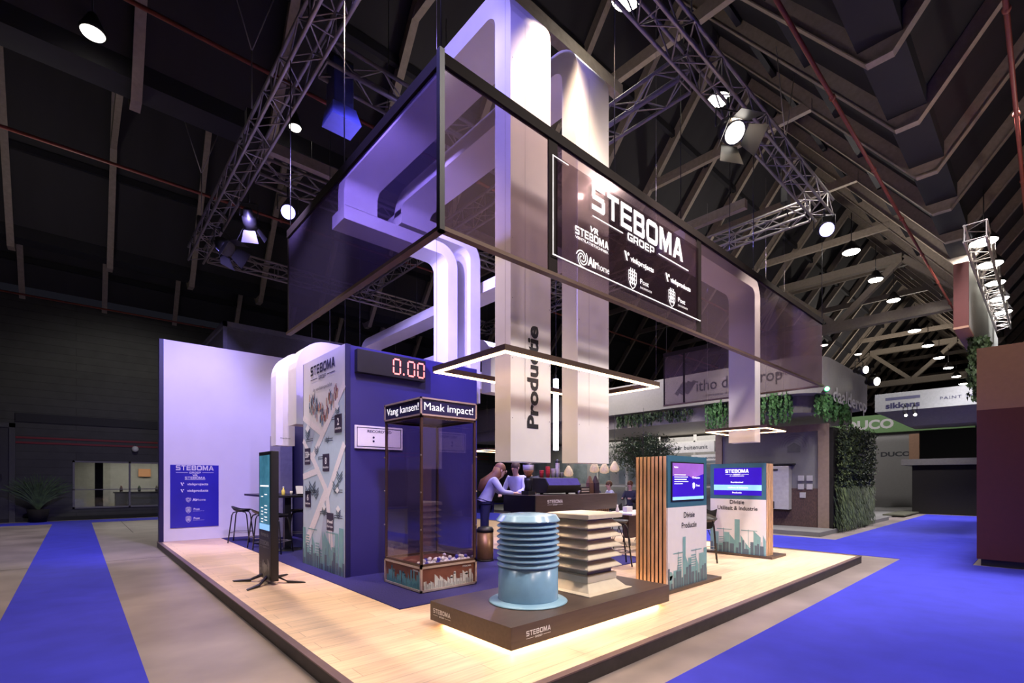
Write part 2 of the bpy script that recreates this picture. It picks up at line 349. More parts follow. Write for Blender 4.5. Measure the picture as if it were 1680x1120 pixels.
def shield(mb, fr, a, b, s):
    out = [(-.4, .5), (.4, .5), (.4, -.1), (.22, -.4), (0, -.55), (-.22, -.4), (-.4, -.1)]
    for i in range(len(out)):
        p, q = out[i], out[(i+1) % len(out)]
        mb.line(fr, (a+p[0]*s, b+p[1]*s), (a+q[0]*s, b+q[1]*s), s*.06)
    for x in (-.2, 0, .2): mb.line(fr, (a+x*s, b+s*.68), (a+x*s, b-s*.3), s*.07)
    for y in (.3, .05, -.2): mb.line(fr, (a-.36*s, b+y*s), (a+.36*s, b+y*s), s*.05)
    mb.disc(fr, (a, b+.05*s), s*.14, 10)
def skyline(fr, x0, x1, base, h, seed, parent, light=M_teal2, dark=M_slate, crane=True):
    rnd = random.Random(seed)
    A = MB(); x = x0
    while x < x1-.02*h:
        w = min(h*rnd.uniform(.10, .22), x1-x); t = base+h*rnd.choice((.45, .6, .8, 1, .7, .35, .55))
        k = rnd.random(); fr = fr.up(.00006)
        if k < .25: A.flat(fr, [(x, base), (x+w, base), (x+w, t-h*.18), (x, t)])
        elif k < .45: A.rect(fr, x, base, x+w, t-w/2); A.disc(fr, (x+w/2, t-w/2), w/2, 12)
        elif k < .65:
            A.rect(fr, x, base, x+w, base+(t-base)*.6)
            yy = base+(t-base)*.63
            while yy < t: A.rect(fr, x, yy, x+w, yy+h*.025); yy += h*.05
        else: A.rect(fr, x, base, x+w, t)
        x += w*rnd.uniform(.8, 1.35)
    if crane:
        for q in (.25, .7):
            cx = x0+(x1-x0)*q; A.rect(fr, cx-h*.008, base, cx+h*.008, base+h*.72); A.rect(fr, cx-h*.2, base+h*.68, cx+h*.25, base+h*.70)
    A.build('skyline_print', light, parent)
    B = MB(); f2 = fr.up(.0012); x = x0
    while x < x1-.01:
        w = min(h*rnd.uniform(.05, .13), x1-x); t = base+h*rnd.uniform(.1, .42)
        f2 = f2.up(.00005); B.rect(f2, x, base, x+w, t)
        if rnd.random() < .3: B.rect(f2, x+w*.45, t, x+w*.55, t+h*.12)
        x += w*rnd.uniform(1, 1.5)
    B.build('skyline_foreground_print', dark, parent)

def thing(name, label, cat, loc=(0, 0, 0), group=None):
    o = bpy.data.objects.new(name, None); COL.objects.link(o); o.location = loc; o.empty_display_size = .2
    o['label'] = label; o['category'] = cat
    if group: o['group'] = group
    ORG[o.name] = tuple(loc); return o
def tag(o, label, cat, group=None, kind=None):
    o['label'] = label; o['category'] = cat
    if group: o['group'] = group
    if kind: o['kind'] = kind
    return o
def struct(mb, name, m, bevel=0, label=None):
    o = mb.build(name, m, bevel=bevel); o['kind'] = 'structure'
    if label: o['label'] = label
    return o
def copy_tree(o, parent=None):
    c = o.copy(); COL.objects.link(c)
    if parent is not None: c.parent = parent
    for ch in list(o.children): copy_tree(ch, c)
    return c

PT = .126      # stand floor height
# ================================================================== the hall
struct(MB().box(-16, 70, -9, 26, -.2, 0), 'floor', M_concrete)
# joints in the concrete slab
jm = mat('joint_dark', (.06, .055, .05), .8)
for i, (a, b) in enumerate([((1.2, 17.5), (1.2, 24.4)), ((-16, 11.6), (1.3, 11.6)), ((-16, 2.0), (2.2, 2.0))]):
    struct(MB().box(a[0], b[0]+.012, a[1], b[1]+.012, 0, .002), 'trim_%d' % (1+i), jm)
# carpet runners laid on the concrete
def runner(x0, x1, y0, y1, lab):
    tag(MB().box(x0, x1, y0, y1, 0, .007).build('carpet_runner', M_bluec), lab, 'carpet', 'blue aisle carpets')
runner(-.60, .40, -3, 22.6, 'long straight blue carpet runner on the concrete left of the stand')
runner(-16, 40, 22.6, 24.0, 'narrow blue carpet runner crossing in front of the dark hall wall')
runner(11.6, 14.1, 1.9, 22.0, 'blue aisle carpet between the white stand and the hedge stand')
runner(2.2, 11.7, -8, 1.9, 'wide blue aisle carpet at the lower right in front of the stand')
runner(11.7, 27.4, .92, 1.9, 'blue aisle carpet beside the dark red stand')
runner(14.1, 27.4, 1.9, 3.6, 'blue aisle carpet strip along the kerb of the hedge stand')

# hall wall with an opening for the cafe window
WY = 24.5; wx0, wx1, wz0, wz1 = -.10, 6.0, .42, 2.22
wb = MB().box(-16, wx0, WY, WY+.3, 0, 8.1).box(wx1, 70, WY, WY+.3, 0, 8.1).box(wx0, wx1, WY, WY+.3, 0, wz0).box(wx0, wx1, WY, WY+.3, wz1, 8.1)
struct(wb, 'wall_back', M_hallw)
struct(MB().box(70, 70.3, -9, 26, 0, 15), 'wall_right', M_hallb)
struct(MB().box(-16.3, -16, -9, 26, 0, 15), 'wall_left', M_hallb)
struct(MB().box(-1.6, 70, WY-.04, WY, 3.57, 3.88), 'trim_4', M_hallb)
M_stripe = mat('red_stripe', (.16, .012, .012), .6)
for i, z in enumerate((2.80, 2.98)): struct(MB().box(-16, 20, WY-.02, WY, z, z+.07), 'trim_%d' % (5+i), M_stripe)
struct(MB().box(-16, 70, WY-.06, WY, 0, .14), 'baseboard_back', M_hallb)
# window with the cafe behind it
wn = bpy.data.objects.new('window_1', None); COL.objects.link(wn); wn['kind'] = 'structure'; wn.location = (2.95, WY, wz0); ORG['window_1'] = (2.95, WY, wz0)
fb = MB()
for x in (wx0, 1.55, 3.2, 4.6, wx1-.06): fb.box(x, x+.06, WY-.03, WY+.05, wz0, wz1)
fb.box(wx0, wx1, WY-.03, WY+.05, wz0, wz0+.06).box(wx0, wx1, WY-.03, WY+.05, wz1-.06, wz1).box(wx0, wx1, WY-.03, WY+.05, 1.12, 1.15)
fb.build('window_frame', M_greyd, wn)
MB().box(wx0, wx1, WY+.01, WY+.02, wz0, wz1).build('pane', M_glass, wn)
M_cafe = mat('cafe_wall', (.26, .25, .22), .7)
cw = MB().box(-2, 7, WY+3.3, WY+3.4, 0, 3).box(-2, 7, WY+.3, WY+3.4, -.1, 0).box(-2, 7, WY+.3, WY+3.4, 2.6, 2.7)
struct(cw, 'wall_cafe', M_cafe)
light('AREA', (2.5, WY+1.8, 2.55), (2.5, WY+1.8, 0), 90, (1, .95, .85), 4, size_y=1.5)
t = thing('cafe_counter', 'pale cafe counter seen through the window in the hall wall', 'counter', (2.5, WY+1.4, 0))
MB().box(1.2, 5.9, WY+1.2, WY+1.8, 0, .95).build('counter_body', mat('cafe_counter', (.22, .22, .2), .6), t)
MB().box(1.15, 5.95, WY+1.15, WY+1.85, .95, 1.0).build('countertop', M_black, t)
tag(MB().box(.55, .8, WY+.8, WY+1.0, 0, 2.6).build('pillar', M_blackm), 'black square pillar inside the cafe window', 'pillar')
t = thing('menu_board', 'white menu board with black marks hanging in the cafe', 'sign', (4, WY+2.5, 1.9))
MB().box(2.9, 5.6, WY+2.5, WY+2.55, 1.75, 1.98).build('board', M_sand, t)
mk = MB(); f = Fr((2.9, WY+2.5, 1.75), (1, 0, 0), (0, 0, 1))
for k in range(9): mk.disc(f, (.25+k*.27, .115), .07, 12)
mk.build('menu_print', M_txtk, t)
tag(MB().box(2.1, 2.55, WY+3.2, WY+3.28, 1.65, 2.0).build('picture', mat('orange_picture', (.45, .2, .08), .6)), 'small orange picture on the cafe back wall', 'picture')
rnd = random.Random(3)
for k in range(8):
    x = 1.4+k*.6
    tag(MB().lathe((x, WY+1.5, 1.0), [(.05, 0), (.06, .1+rnd.random()*.1), (.03, .22), (.03, .26)], 10).build('jar', mat('jar_dark%d' % (k % 3), [(.1, .03, .02), (.04, .07, .03), (.12, .1, .07)][k % 3], .4)),
        'small jar standing on the cafe counter behind the window', 'jar', 'jars on the cafe counter')
# doors in the hall wall
d = bpy.data.objects.new('door_1', None); COL.objects.link(d); d['kind'] = 'structure'
MB().box(-3.6, -1.75, WY-.06, WY-.01, .14, 3.35).build('door_panel', mat('door_grey', (.035, .035, .036), .6), d)
MB().box(-3.75, -3.6, WY-.1, WY, 0, 3.5).box(-1.75, -1.6, WY-.1, WY, 0, 3.5).box(-3.75, -1.6, WY-.1, WY, 3.35, 3.5).build('door_frame', mat('door_frame', (.06, .06, .06), .6), d)
MB().box(-2.0, -1.93, WY-.12, WY-.06, 1.5, 1.7).build('door_handle', M_black, d)
# wall lamp
t = thing('wall_lamp', 'small white round lamp on the dark hall wall', 'lamp', (1.75, WY-.1, 2.7))
MB().lathe((1.75, WY-.1, 2.62), [(.02, 0), (.09, .04), (.11, .12), (.08, .2), (.02, .22)], 14).build('lamp_shade', mat('lamp_off', (.5, .5, .48), .4, emit=.06), t)
MB().box(1.73, 1.77, WY-.1, WY, 2.84, 2.9).build('bracket', M_black, t)

# roof: folded gables running along the hall
PROF = [(24.5, 8.1), (22.6, 10.7), (20.75, 8.5), (20.4, 8.5), (15.9, 14.35), (11.4, 8.5), (11.05, 8.5), (6.55, 14.35), (2.05, 8.5), (1.69, 8.5), (-2.8, 14.35), (-9, 6.4)]
rf = MB()
for (y0, z0), (y1, z1) in zip(PROF, PROF[1:]):
    rf.hexa([(-16, y0, z0+.3), (70, y0, z0+.3), (70, y0, z0+.36), (-16, y0, z0+.36)], [(-16, y1, z1+.3), (70, y1, z1+.3), (70, y1, z1+.36), (-16, y1, z1+.36)])
struct(rf, 'ceiling', M_roof)
# purlins and gutters: long dark bands
n = 10
for yv in (20.57, 11.22, 1.87):
    struct(MB().box(-16, 70, yv-.3, yv+.3, 8.62, 9.3), 'trim_%d' % n, M_hallb); n += 1
for (y0, z0), (y1, z1) in zip(PROF, PROF[1:]):
    if abs(y0-y1) < 1: continue
    for q in (.33, .66):
        y, z = y0+(y1-y0)*q, z0+(z1-z0)*q
        struct(MB().box(-16, 70, y-.06, y+.06, z+.1, z+.3), 'trim_%d' % n, M_hallb); n += 1
# rafters, one frame after another
def frame_mesh(x):
    m = MB()
    for (y0, z0), (y1, z1) in zip(PROF, PROF[1:]):
        dy, dz = y1-y0, z1-z0; l = math.hypot(dy, dz); h = .12
        # web and a lighter bottom flange
        m.add([(x-.05, y0, z0-h), (x+.05, y0, z0-h), (x+.05, y0, z0+.3), (x-.05, y0, z0+.3), (x-.05, y1, z1-h), (x+.05, y1, z1-h), (x+.05, y1, z1+.3), (x-.05, y1, z1+.3)],
              [(0, 1, 2, 3), (7, 6, 5, 4), (0, 4, 5, 1), (1, 5, 6, 2), (2, 6, 7, 3), (3, 7, 4, 0)])
        m.add([(x-.08, y0, z0-h-.03), (x+.08, y0, z0-h-.03), (x+.08, y0, z0-h), (x-.08, y0, z0-h), (x-.08, y1, z1-h-.03), (x+.08, y1, z1-h-.03), (x+.08, y1, z1-h), (x-.08, y1, z1-h)],
              [(0, 1, 2, 3), (7, 6, 5, 4), (0, 4, 5, 1), (1, 5, 6, 2), (2, 6, 7, 3), (3, 7, 4, 0)])
    return m
x = -8.15; k = 0
while x < 62:
    struct(frame_mesh(x), 'trim_%d' % n, M_beam); n += 1
    if k % 2 == 0:
        for yc in (6.55, 15.9):
            struct(MB().box(x-.07, x+.07, yc-2.4, yc+2.4, 11.13, 11.4), 'trim_%d' % n, M_beam); n += 1
    x += 2.24; k += 1
# lattice tie trusses across the nave
for X in (-9.5, 26.0, 44.0):
    m = MB()
    m.beam((X, 2, 8.5), (X, 11.2, 8.5), .35, .42).beam((X, 4.2, 10.9), (X, 9, 10.9), .3, .36)
    for a, b in (((4.2, 10.9), (6.6, 8.6)), ((9, 10.9), (6.6, 8.6)), ((4.2, 10.9), (2, 8.6)), ((9, 10.9), (11.2, 8.6))): m.beam((X, a[0], a[1]), (X, b[0], b[1]), .25, .25)
    for q in range(6): m.beam((X, 9, 10.8), (X+(q-2.5)*.7, 10.8, 8.7), .08, .08)
    struct(m, 'trim_%d' % n, mat('tie_beam', (.34, .29, .23), .6)); n += 1
# sprinkler and gas pipes
pipes = [([(-14, 13.5, 8.3), (40, 13.5, 8.3)], 'thin red sprinkler pipe across the dark roof at upper left'),
         ([(-14, 24.1, 8.0), (40, 24.1, 8.0)], 'red pipe running along the top of the dark hall wall'),
         ([(4, 2.6, 8.3), (60, 2.6, 8.3)], 'thin red pipe running under the roof beams, upper right'),
         ([(6, .43, 8.3), (60, .43, 8.3)], 'red pipe close to the upper right corner of the roof'),
         ([(-2, 9.0, 8.5), (30, 9.0, 8.5)], 'red pipe above the left lighting truss')]
for pts, lab in pipes:
    m = MB().tube(pts, .035, 6)
    for q in range(6, 30, 3):
        m.ball((q-2, pts[0][1], pts[0][2]), .06, 6, 4)
    tag(m.build('roof_pipe', M_red), lab, 'pipe')
for (a, b, lab) in [((2.5, 9.6, 7.6), (12, 9.6, 7.6), 'pale steel rail above the middle truss'), ((2.5, 5.0, 8.2), (7, 5.0, 8.2), 'pale steel rail above the top left of the banner'),
                    ((11, 4.5, 7.6), (11, 13, 7.6), 'grey rail beyond the right end of the rig')]:
    m = MB().beam(a, b, .14, .2)
    tag(m.build('steel_rail', M_beam), lab, 'beam')

# hall lamps
def hall_lamp(x, y, z, lab, r=.2, m=M_lampw, group=None):
    t = thing('hall_lamp', lab, 'lamp', (x, y, z), group)
    hs = MB().lathe((x, y, z), [(r, 0), (r*1.05, .04), (r*.7, .16), (r*.35, .3), (r*.1, .34)], 20).build('housing', M_black, t)
    MB().lathe((x, y, z-.06), [(r*.45, 0), (r*.85, .03), (r*.95, .06)], 20).build('lens', m, hs)
    MB().tube([(x, y, z+.3), (x, y, z+1.2)], .012, 5).build('cable', M_black, t)
for i, (x, r) in enumerate(((5.94, .24), (8.8, .2), (17.7, .24), (20.8, .22), (23.7, .22))):
    hall_lamp(x, 4.1, 8.5, ['biggest glowing hall lamp at the top edge above the stand', 'glowing hall lamp beside the right lighting truss', 'hall lamp right of the blue spotlight under the roof',
        'hall lamp just above the right end of the banner', 'smaller hall lamp over the far aisle near the V-shaped roof truss'][i], r)
for i in range(9):
    hall_lamp(28+i*3.6, 4.1, 8.2, 'small glowing lamp in the far row under the hall roof', .24, M_lampw, 'far row of hall lamps')
for i in range(5):
    hall_lamp(15.6+i*1.75, 1.04, 7.0, ['first and nearest', 'second', 'middle', 'fourth', 'farthest'][i]+' bright lamp of the row beside the dark red fascia', .26 if i < 2 else .22, M_lampw)
for i, (x, y) in enumerate(((30, 9.5), (33, 9.0), (37, 8.2))): hall_lamp(x, y, 9.5, 'small lamp above the white fascia of the far stands', .2, M_lampd, 'lamps over the far stands')
hall_lamp(.2, 10.4, 8.75, 'oval white lamp alone on the dark roof at upper left', .17, M_lampd)
hall_lamp(3.35, 10.4, 8.75, 'dim small lamp behind the left lighting truss', .12, M_lampd)
# ================================================================== rig
def box_truss(a, b, lab, s=.30):
    a = Vector(a); b = Vector(b); d = (b-a); L = d.length; d.normalize(); sd = d.cross(Vector((0, 0, 1)))
    if sd.length < .1: sd = Vector((1, 0, 0))
    sd.normalize(); up = sd.cross(d)
    t = thing('lighting_truss', lab, 'truss', tuple(a))
    m = MB(); C = [sd*s/2*i+up*s/2*j for i, j in ((-1, -1), (1, -1), (1, 1), (-1, 1))]
    for c in C: m.tube([a+c, b+c], .026, 6)
    m.build('chord', M_alu, t)
    m = MB(); n_ = max(2, int(L/.36)); st = L/n_
    for i in range(n_):
        p, q = a+d*(i*st), a+d*((i+1)*st)
        for k in range(4):
            c0, c1 = C[k], C[(k+1) % 4]
            if (i+k) % 2: c0, c1 = c1, c0
            m.tube([p+c0, q+c1], .011, 4, False)
        if i % 4 == 0:
            for k in range(4): m.tube([p+C[k], p+C[(k+1) % 4]], .012, 4, False)
    m.build('brace', M_alu, t)
    return t
TZ = 6.8
box_truss((2.1, 2.7, TZ), (2.1, 13.5, TZ), 'grey box truss climbing along the left side over the white wall')
box_truss((1.8, 2.98, TZ), (10.95, 2.98, TZ), 'grey box truss running over the long front banner to the blue spotlight')
box_truss((10.7, 3.2, TZ), (10.7, 13.5, TZ), 'grey box truss receding from the right corner of the rig')
box_truss((2.3, 13.2, TZ), (10.5, 13.2, TZ), 'rear grey box truss above the white back wall')
box_truss((2.3, 9.05, TZ), (10.5, 9.05, TZ), 'grey cross truss carrying the white spotlight left of the banner')
box_truss((2.3, 6.1, TZ), (10.5, 6.1, TZ), 'grey cross truss beside the hanging dark loudspeaker')
box_truss((5.92, 3.2, TZ), (5.92, 13, TZ), 'grey truss branching off behind the second white column')
for (x, y, lab) in ((2.1, 4.6, 'above the nearest part of the left truss'), (2.1, 8.6, 'over the middle of the left truss'), (10.7, 3.6, 'over the right corner of the rig'), (5.9, 3.1, 'over the front truss'), (2.1, 12.8, 'over the far left corner of the rig')):
    t = thing('chain_hoist', 'dark chain hoist '+lab, 'hoist', (x, y, TZ))
    MB().box(x-.09, x+.09, y-.07, y+.07, TZ+.3, TZ+.62).build('motor', M_black, t, bevel=.02)
    MB().tube([(x, y, TZ+.6), (x, y, TZ+1.6)], .012, 5).tube([(x, y, TZ+1.6), (x-.5, y, TZ+3.2)], .01, 5).tube([(x, y, TZ+1.6), (x+.5, y, TZ+3.2)], .01, 5).build('chain', M_alu, t)
    MB().tube([(x-.17, y, TZ+.1), (x, y, TZ+.32), (x+.17, y, TZ+.1)], .014, 5).build('sling', M_black, t)

def spotlight(loc, aim, lab, m=M_lampw, r=.11, barn=False, L=.34):
    loc = Vector(loc); d = (Vector(aim)-loc).normalized()
    t = thing('spotlight', lab, 'spotlight', tuple(loc))
    q = loc+d*L
    lb = MB().tube([loc, loc+d*L*.35, loc+d*L*.4, q], [r*.6, r*.75, r, r], 14).build('lamp_body', M_black, t)
    MB().tube([q+d*.001, q+d*.008], [r*.86, r*.86], 16).build('lens', m, lb)
    yk = MB(); s = d.cross(Vector((0, 0, 1))).normalized()*r*1.25; c = loc+d*L*.4
    yk.tube([c+s, c+s+Vector((0, 0, .25)), c-s+Vector((0, 0, .25)), c-s], .012, 5); yk.tube([c+Vector((0, 0, .25)), c+Vector((0, 0, .42))], .02, 6)
    yk.build('yoke', M_black, t)
    if barn:
        u = d.cross(s).normalized(); sn = s.normalized(); b = MB()
        for e, w in ((u, sn), (-u, sn), (sn, u), (-sn, u)):
            p0 = q+e*r; p1 = q+e*r*1.9+d*r*1.5
            b.add([p0-w*r*.8, p0+w*r*.8, p1+w*r*1.2, p1-w*r*1.2, p0-w*r*.8+e*.004, p0+w*r*.8+e*.004, p1+w*r*1.2+e*.004, p1-w*r*1.2+e*.004],
                  [(0, 1, 2, 3), (7, 6, 5, 4), (0, 4, 5, 1), (1, 5, 6, 2), (2, 6, 7, 3), (3, 7, 4, 0)])
        b.build('barn_door', M_black, lb)
spotlight((2.78, 9.02, 6.25), (.5, 1, 1.6), 'small round white-blue spotlight under the cross truss left of the banner', M_lampb, .13)
spotlight((10.75, 2.95, 6.35), (3, -1, 2.0), 'blue glowing spotlight at the right end of the front truss', M_lampb, .14)
spotlight((6.6, 3.0, 6.35), (5.2, .5, 3.2), 'warm spotlight with barn doors hanging below the front truss', M_lampd, .15, True)
spotlight((2.15, 11.4, 6.4), (4.5, 8, 3), 'black spotlight hanging from the lower left truss, switched off', M_black, .15, True)
spotlight((2.3, 9.7, 6.4), (4, 13, 2), 'black spotlight hanging beside the cross truss joint, switched off', M_black, .12, True)
spotlight((6.3, 6.1, 6.35), (4, 3, 3), 'black spotlight on the cross truss seen through the banner', M_lampd, .12, True)
spotlight((5.9, 8.7, 6.4), (4.5, 7, 4), 'small white lamp behind the first white column', M_lampb, .08)
spotlight((9.5, 6.1, 6.35), (9, 9, 0), 'dark spotlight on the cross truss near the right branch', M_black, .12, True)
t = thing('loudspeaker', 'dark blue loudspeaker box hanging beside the left truss', 'loudspeaker', (2.55, 6.2, 6.2))
MB().box(2.42, 2.68, 6.05, 6.31, 6.30, 6.87).build('cabinet', mat('speaker_blue', (.02, .025, .09), .5), t, bevel=.015)
MB().hexa([(2.40, 6.03, 6.29), (2.70, 6.03, 6.29), (2.70, 6.33, 6.29), (2.40, 6.33, 6.29)], [(2.36, 5.95, 6.06), (2.74, 5.95, 6.06), (2.74, 6.3, 6.06), (2.36, 6.3, 6.06)]).build('horn', mat('speaker_blue2', (.04, .05, .2), .5), t)
MB().box(2.4, 2.7, 6.1, 6.26, 6.87, 6.94).build('bracket', M_black, t)
# ================================================================== stand floor
PX0, PX1, PY0, PY1 = 1.34, 10.56, 2.29, 13.35
t = thing('stand_floor', 'raised floor of the stand with pale oak planks and dark edge', 'platform', (PX0, PY0, 0))
MB().box(PX0+.06, PX1-.06, PY0+.06, PY1, .02, PT-.004).build('plank_surface', M_wood, t)
MB().box(PX0, PX1, PY0, PY0+.03, 0, PT-.012).box(PX0, PX0+.03, PY0, PY1, 0, PT-.012).box(PX1-.03, PX1, PY0, PY1, 0, PT-.012).build('edge_board', M_edge, t)
MB().box(PX0-.004, PX1+.004, PY0-.004, PY0+.06, PT-.012, PT).box(PX0-.004, PX0+.06, PY0, PY1, PT-.012, PT).box(PX1-.06, PX1+.004, PY0, PY1, PT-.012, PT).build('edge_trim', M_trimtop, t)
tag(MB().box(2.55, 6.2, 4.62, 13.1, PT-.003, PT+.006).build('carpet', M_carpet), 'dark blue carpet around the blue booth', 'carpet')
tag(MB().box(6.2, 7.45, 4.62, 6.3, PT-.003, PT+.006).build('carpet', M_carpet), 'dark blue carpet patch in front of the coffee bar', 'carpet')
C = PT+.006    # top of the carpet

# ---- back wall of the stand
t = thing('stand_wall', 'tall white back wall of the stand with dark edge', 'wall', (1.4, 13.15, PT))
MB().box(1.44, 6.6, 13.15, 13.35, PT, 4.62).build('panel', M_wallw, t)
MB().box(1.36, 1.44, 13.14, 13.36, PT, 4.62).build('edge_strip', M_dkblue, t)
t = thing('logo_poster', 'dark blue poster listing white company logos on the white wall', 'poster', (2.0, 13.14, .42))
PW0, PW1 = 1.56, 2.50
bd = MB().box(PW0, PW1, 13.135, 13.149, .42, 1.84).build('board', M_poster, t)
f = Fr((PW0, 13.135, .42), (1, 0, 0), (0, 0, 1)); w = PW1-PW0; m = MB(); c = w/2
steboma(m, f, c, 1.30, w*.78)
text(m, f, 'VR', c, 1.165, .11, .045, .03); block(m, f, 'STEBOMA', c, 1.10, w*.42, .055); m.rect(f, c-w*.21, 1.085, c+w*.21, 1.092)
for b, s in ((.96, 'vinkprojects'), (.81, 'vinkproducts')):
    text(m, f, s, c+.05, b, w*.44, .055, .03); vmark(m, f, c-w*.30, b-.01, .07)
text(m, f, 'Air', c+.0, .60, .11, .06, .04); text(m, f, 'home', c+.13, .60, .15, .055); spiral(m, f, c-.13, .63, .055)
for b in (.37, .16):
    shield(m, f, c-.13, b+.02, .12); text(m, f, 'Post', c+.03, b+.02, .12, .05, .02); text(m, f, 'DAKVENTILATIE BV', c+.07, b-.01, .22, .014)
m.build('lettering', M_txtw, bd)

# ---- blue booth with graphic side
t = thing('booth', 'tall blue booth with city map graphic on its left side', 'booth', (2.85, 6.6, PT))
MB().box(2.865, 5.12, 6.6, 8.28, C, 3.40).build('booth_body', M_navy, t)
MB().box(2.80, 2.865, 6.615, 8.28, C, 3.41).build('graphic_panel', M_panelw, t)
MB().box(2.80, 2.87, 6.59, 6.615, C, 3.41).box(2.80, 2.87, 8.28, 8.30, C, 3.41).build('corner_trim', M_dkblue, t)
f = Fr((2.80, 8.28, C), (0, -1, 0), (0, 0, 1), .003)     # right = towards camera, width 1.665, height 3.27
Wd, Hh = 1.66, 3.27
m = MB(); m.flat(f, [(0, 0), (Wd, 0), (Wd, 2.62), (.82, 2.08), (0, 2.42)]); m.build('map_print', M_mapb, t)
f1 = f.up(.001); m = MB(); m.flat(f1, [(0, 2.42), (.55, 2.2), (.3, 1.75), (0, 1.95)]); m.flat(f1, [(0, 1.5), (.55, 1.62), (.42, 1.8), (0, 1.98)]); m.flat(f1, [(1.0, 1.15), (1.3, .3), (.7, .3)]); m.build('map_block_print', M_mapd, t)
f2 = f.up(.002); m = MB()
for a, b, wd in (((0, 2.40), (.84, 2.07), .1), ((1.66, 2.72), (.42, 1.72), .12), ((.0, 2.02), (.42, 1.70), .09), ((.36, 1.78), (1.04, 1.17), .12), ((.0, 1.42), (.72, 1.52), .10),
                 ((1.66, 1.88), (1.02, 1.10), .12), ((1.05, 1.25), (.05, .25), .16), ((1.02, 1.2), (1.28, .0), .14)): f2 = f2.up(.0003); m.line(f2, a, b, wd)
m.build('road_print', mat('road_white', (.86, .78, .80), .6, var=.06, scale=40), t)
f3 = f.up(.006)
for a, b in ((1.32, 2.05), (.08, 1.62), (.86, 1.50), (.10, .93), (1.02, .62)): MB().rect(f3, a, b, a+.26, b+.26).build('label_tile', mat('tile_dark', (.04, .03, .06), .5), t)
f4 = f.up(.008); m = MB()
for (a, b), s, s2 in zip(((1.32, 2.05), (.08, 1.62), (.86, 1.50), (.10, .93), (1.02, .62)), ('2', '350+', '8', '6', 'Heel'), ('productielijnen', 'werknemers', 'locaties', 'bedrijven', 'Europa')):
    text(m, f4, s, a+.13, b+.11, .05*len(s) if len(s) > 1 else .07, .10 if s != 'Heel' else .05, .03); text(m, f4, s2, a+.13, b+.045, .21, .035, .02)
m.build('tile_lettering', M_txtw, t)
m = MB(); steboma(m, f3, .84, 3.02, .98); text(m, f3, 'de ventilatiespecialist', .84, 2.76, .75, .055)
for a, b in ((.15, 2.02), (.68, 1.72), (1.22, 2.28), (.95, 1.98), (.3, 1.2), (1.3, 1.22), (.75, .88), (1.3, .85)):
    m.rect(f3, a, b, a+.3, b+.008); m.rect(f3, a, b-.03, a+.3, b-.022); m.rect(f3, a, b-.06, a+.008, b)
m.build('lettering', M_txtk, t)
# isometric product icons
m = MB()
for a, b, s in ((.22, 2.2, .10), (.60, 1.90, .08), (1.42, 2.42, .07), (1.05, 2.02, .06), (.42, 1.36, .14), (.22, 1.28, .11), (.58, 1.26, .11), (1.36, 1.36, .11), (1.5, 1.5, .10), (.92, .96, .08), (1.45, .95, .08)):
    for q in range(3):
        y = b-q*s*.42; m.flat(f3, [(a-s, y), (a, y-s*.7), (a+s, y), (a+s, y-s*.25), (a, y-s*.95), (a-s, y-s*.25)])
m.build('icon_print', M_slate, t)
m = MB()
for a, b, s in ((.22, 2.2, .10), (1.42, 2.42, .07), (.92, .96, .08), (1.45, .95, .08), (1.42, 1.22, .07)): m.flat(f4, [(a-s, b), (a, b-s*.7), (a+s, b), (a, b+s*.7)])
m.build('icon_cap_print', M_txtw, t)
# printed crowd
for nm, colr, sd_ in (('crowd_dark_print', (.05, .05, .10), 1), ('crowd_red_print', (.45, .14, .12), 2), ('crowd_skin_print', (.6, .38, .28), 3), ('crowd_blue_print', (.2, .3, .42), 4)):
    r_ = random.Random(sd_); m = MB(); ff = f.up(.002+.0007*sd_)
    for q in range(22):
        a = r_.uniform(.28, 1.42); lo = 2.12+abs(a-.84)*.55; b = r_.uniform(lo+.03, min(lo+.32, 2.66))
        m.rect(ff, a-.014, b, a+.014, b+.09)
        if nm != 'crowd_skin_print': m.line(ff, (a, b+.06), (a+r_.choice((-.03, .03)), b+.12), .01)
        else: m.disc(ff, (a, b+.10), .015, 8)
    m.build(nm, mat(nm, colr, .6), t)
skyline(f.up(.006), .0, Wd, .0, .85, 11, t)

# LED clock
t = thing('led_clock', 'long black digital clock showing 0.00 high on the blue booth', 'clock', (3.47, 6.55, 3.18))
hs = MB().box(2.93, 4.04, 6.50, 6.598, 3.02, 3.345).build('housing', M_black, t, bevel=.008)
f = Fr((2.93, 6.50, 3.02), (1, 0, 0), (0, 0, 1))
def seg7(m, f, a, b, w, h, on, th=.022):
    S = {'a': ((0, h), (w, h)), 'g': ((0, h/2), (w, h/2)), 'd': ((0, 0), (w, 0)), 'f': ((0, h/2), (0, h)), 'b': ((w, h/2), (w, h)), 'e': ((0, 0), (0, h/2)), 'c': ((w, 0), (w, h/2))}
    for k in on:
        (x0, y0), (x1, y1) = S[k]; g = .012
        if x0 != x1: x0 += g; x1 -= g
        else: y0 += g; y1 -= g
        m.line(f, (a+x0, b+y0), (a+x1, b+y1), th)
for a in (.56, .80, .97): m = MB(); seg7(m, f, a, .055, .11, .215, 'abcdef'); m.build('digit', M_digit, hs)
MB().rect(f, .715, .05, .74, .075).build('decimal_point', M_digit, hs)
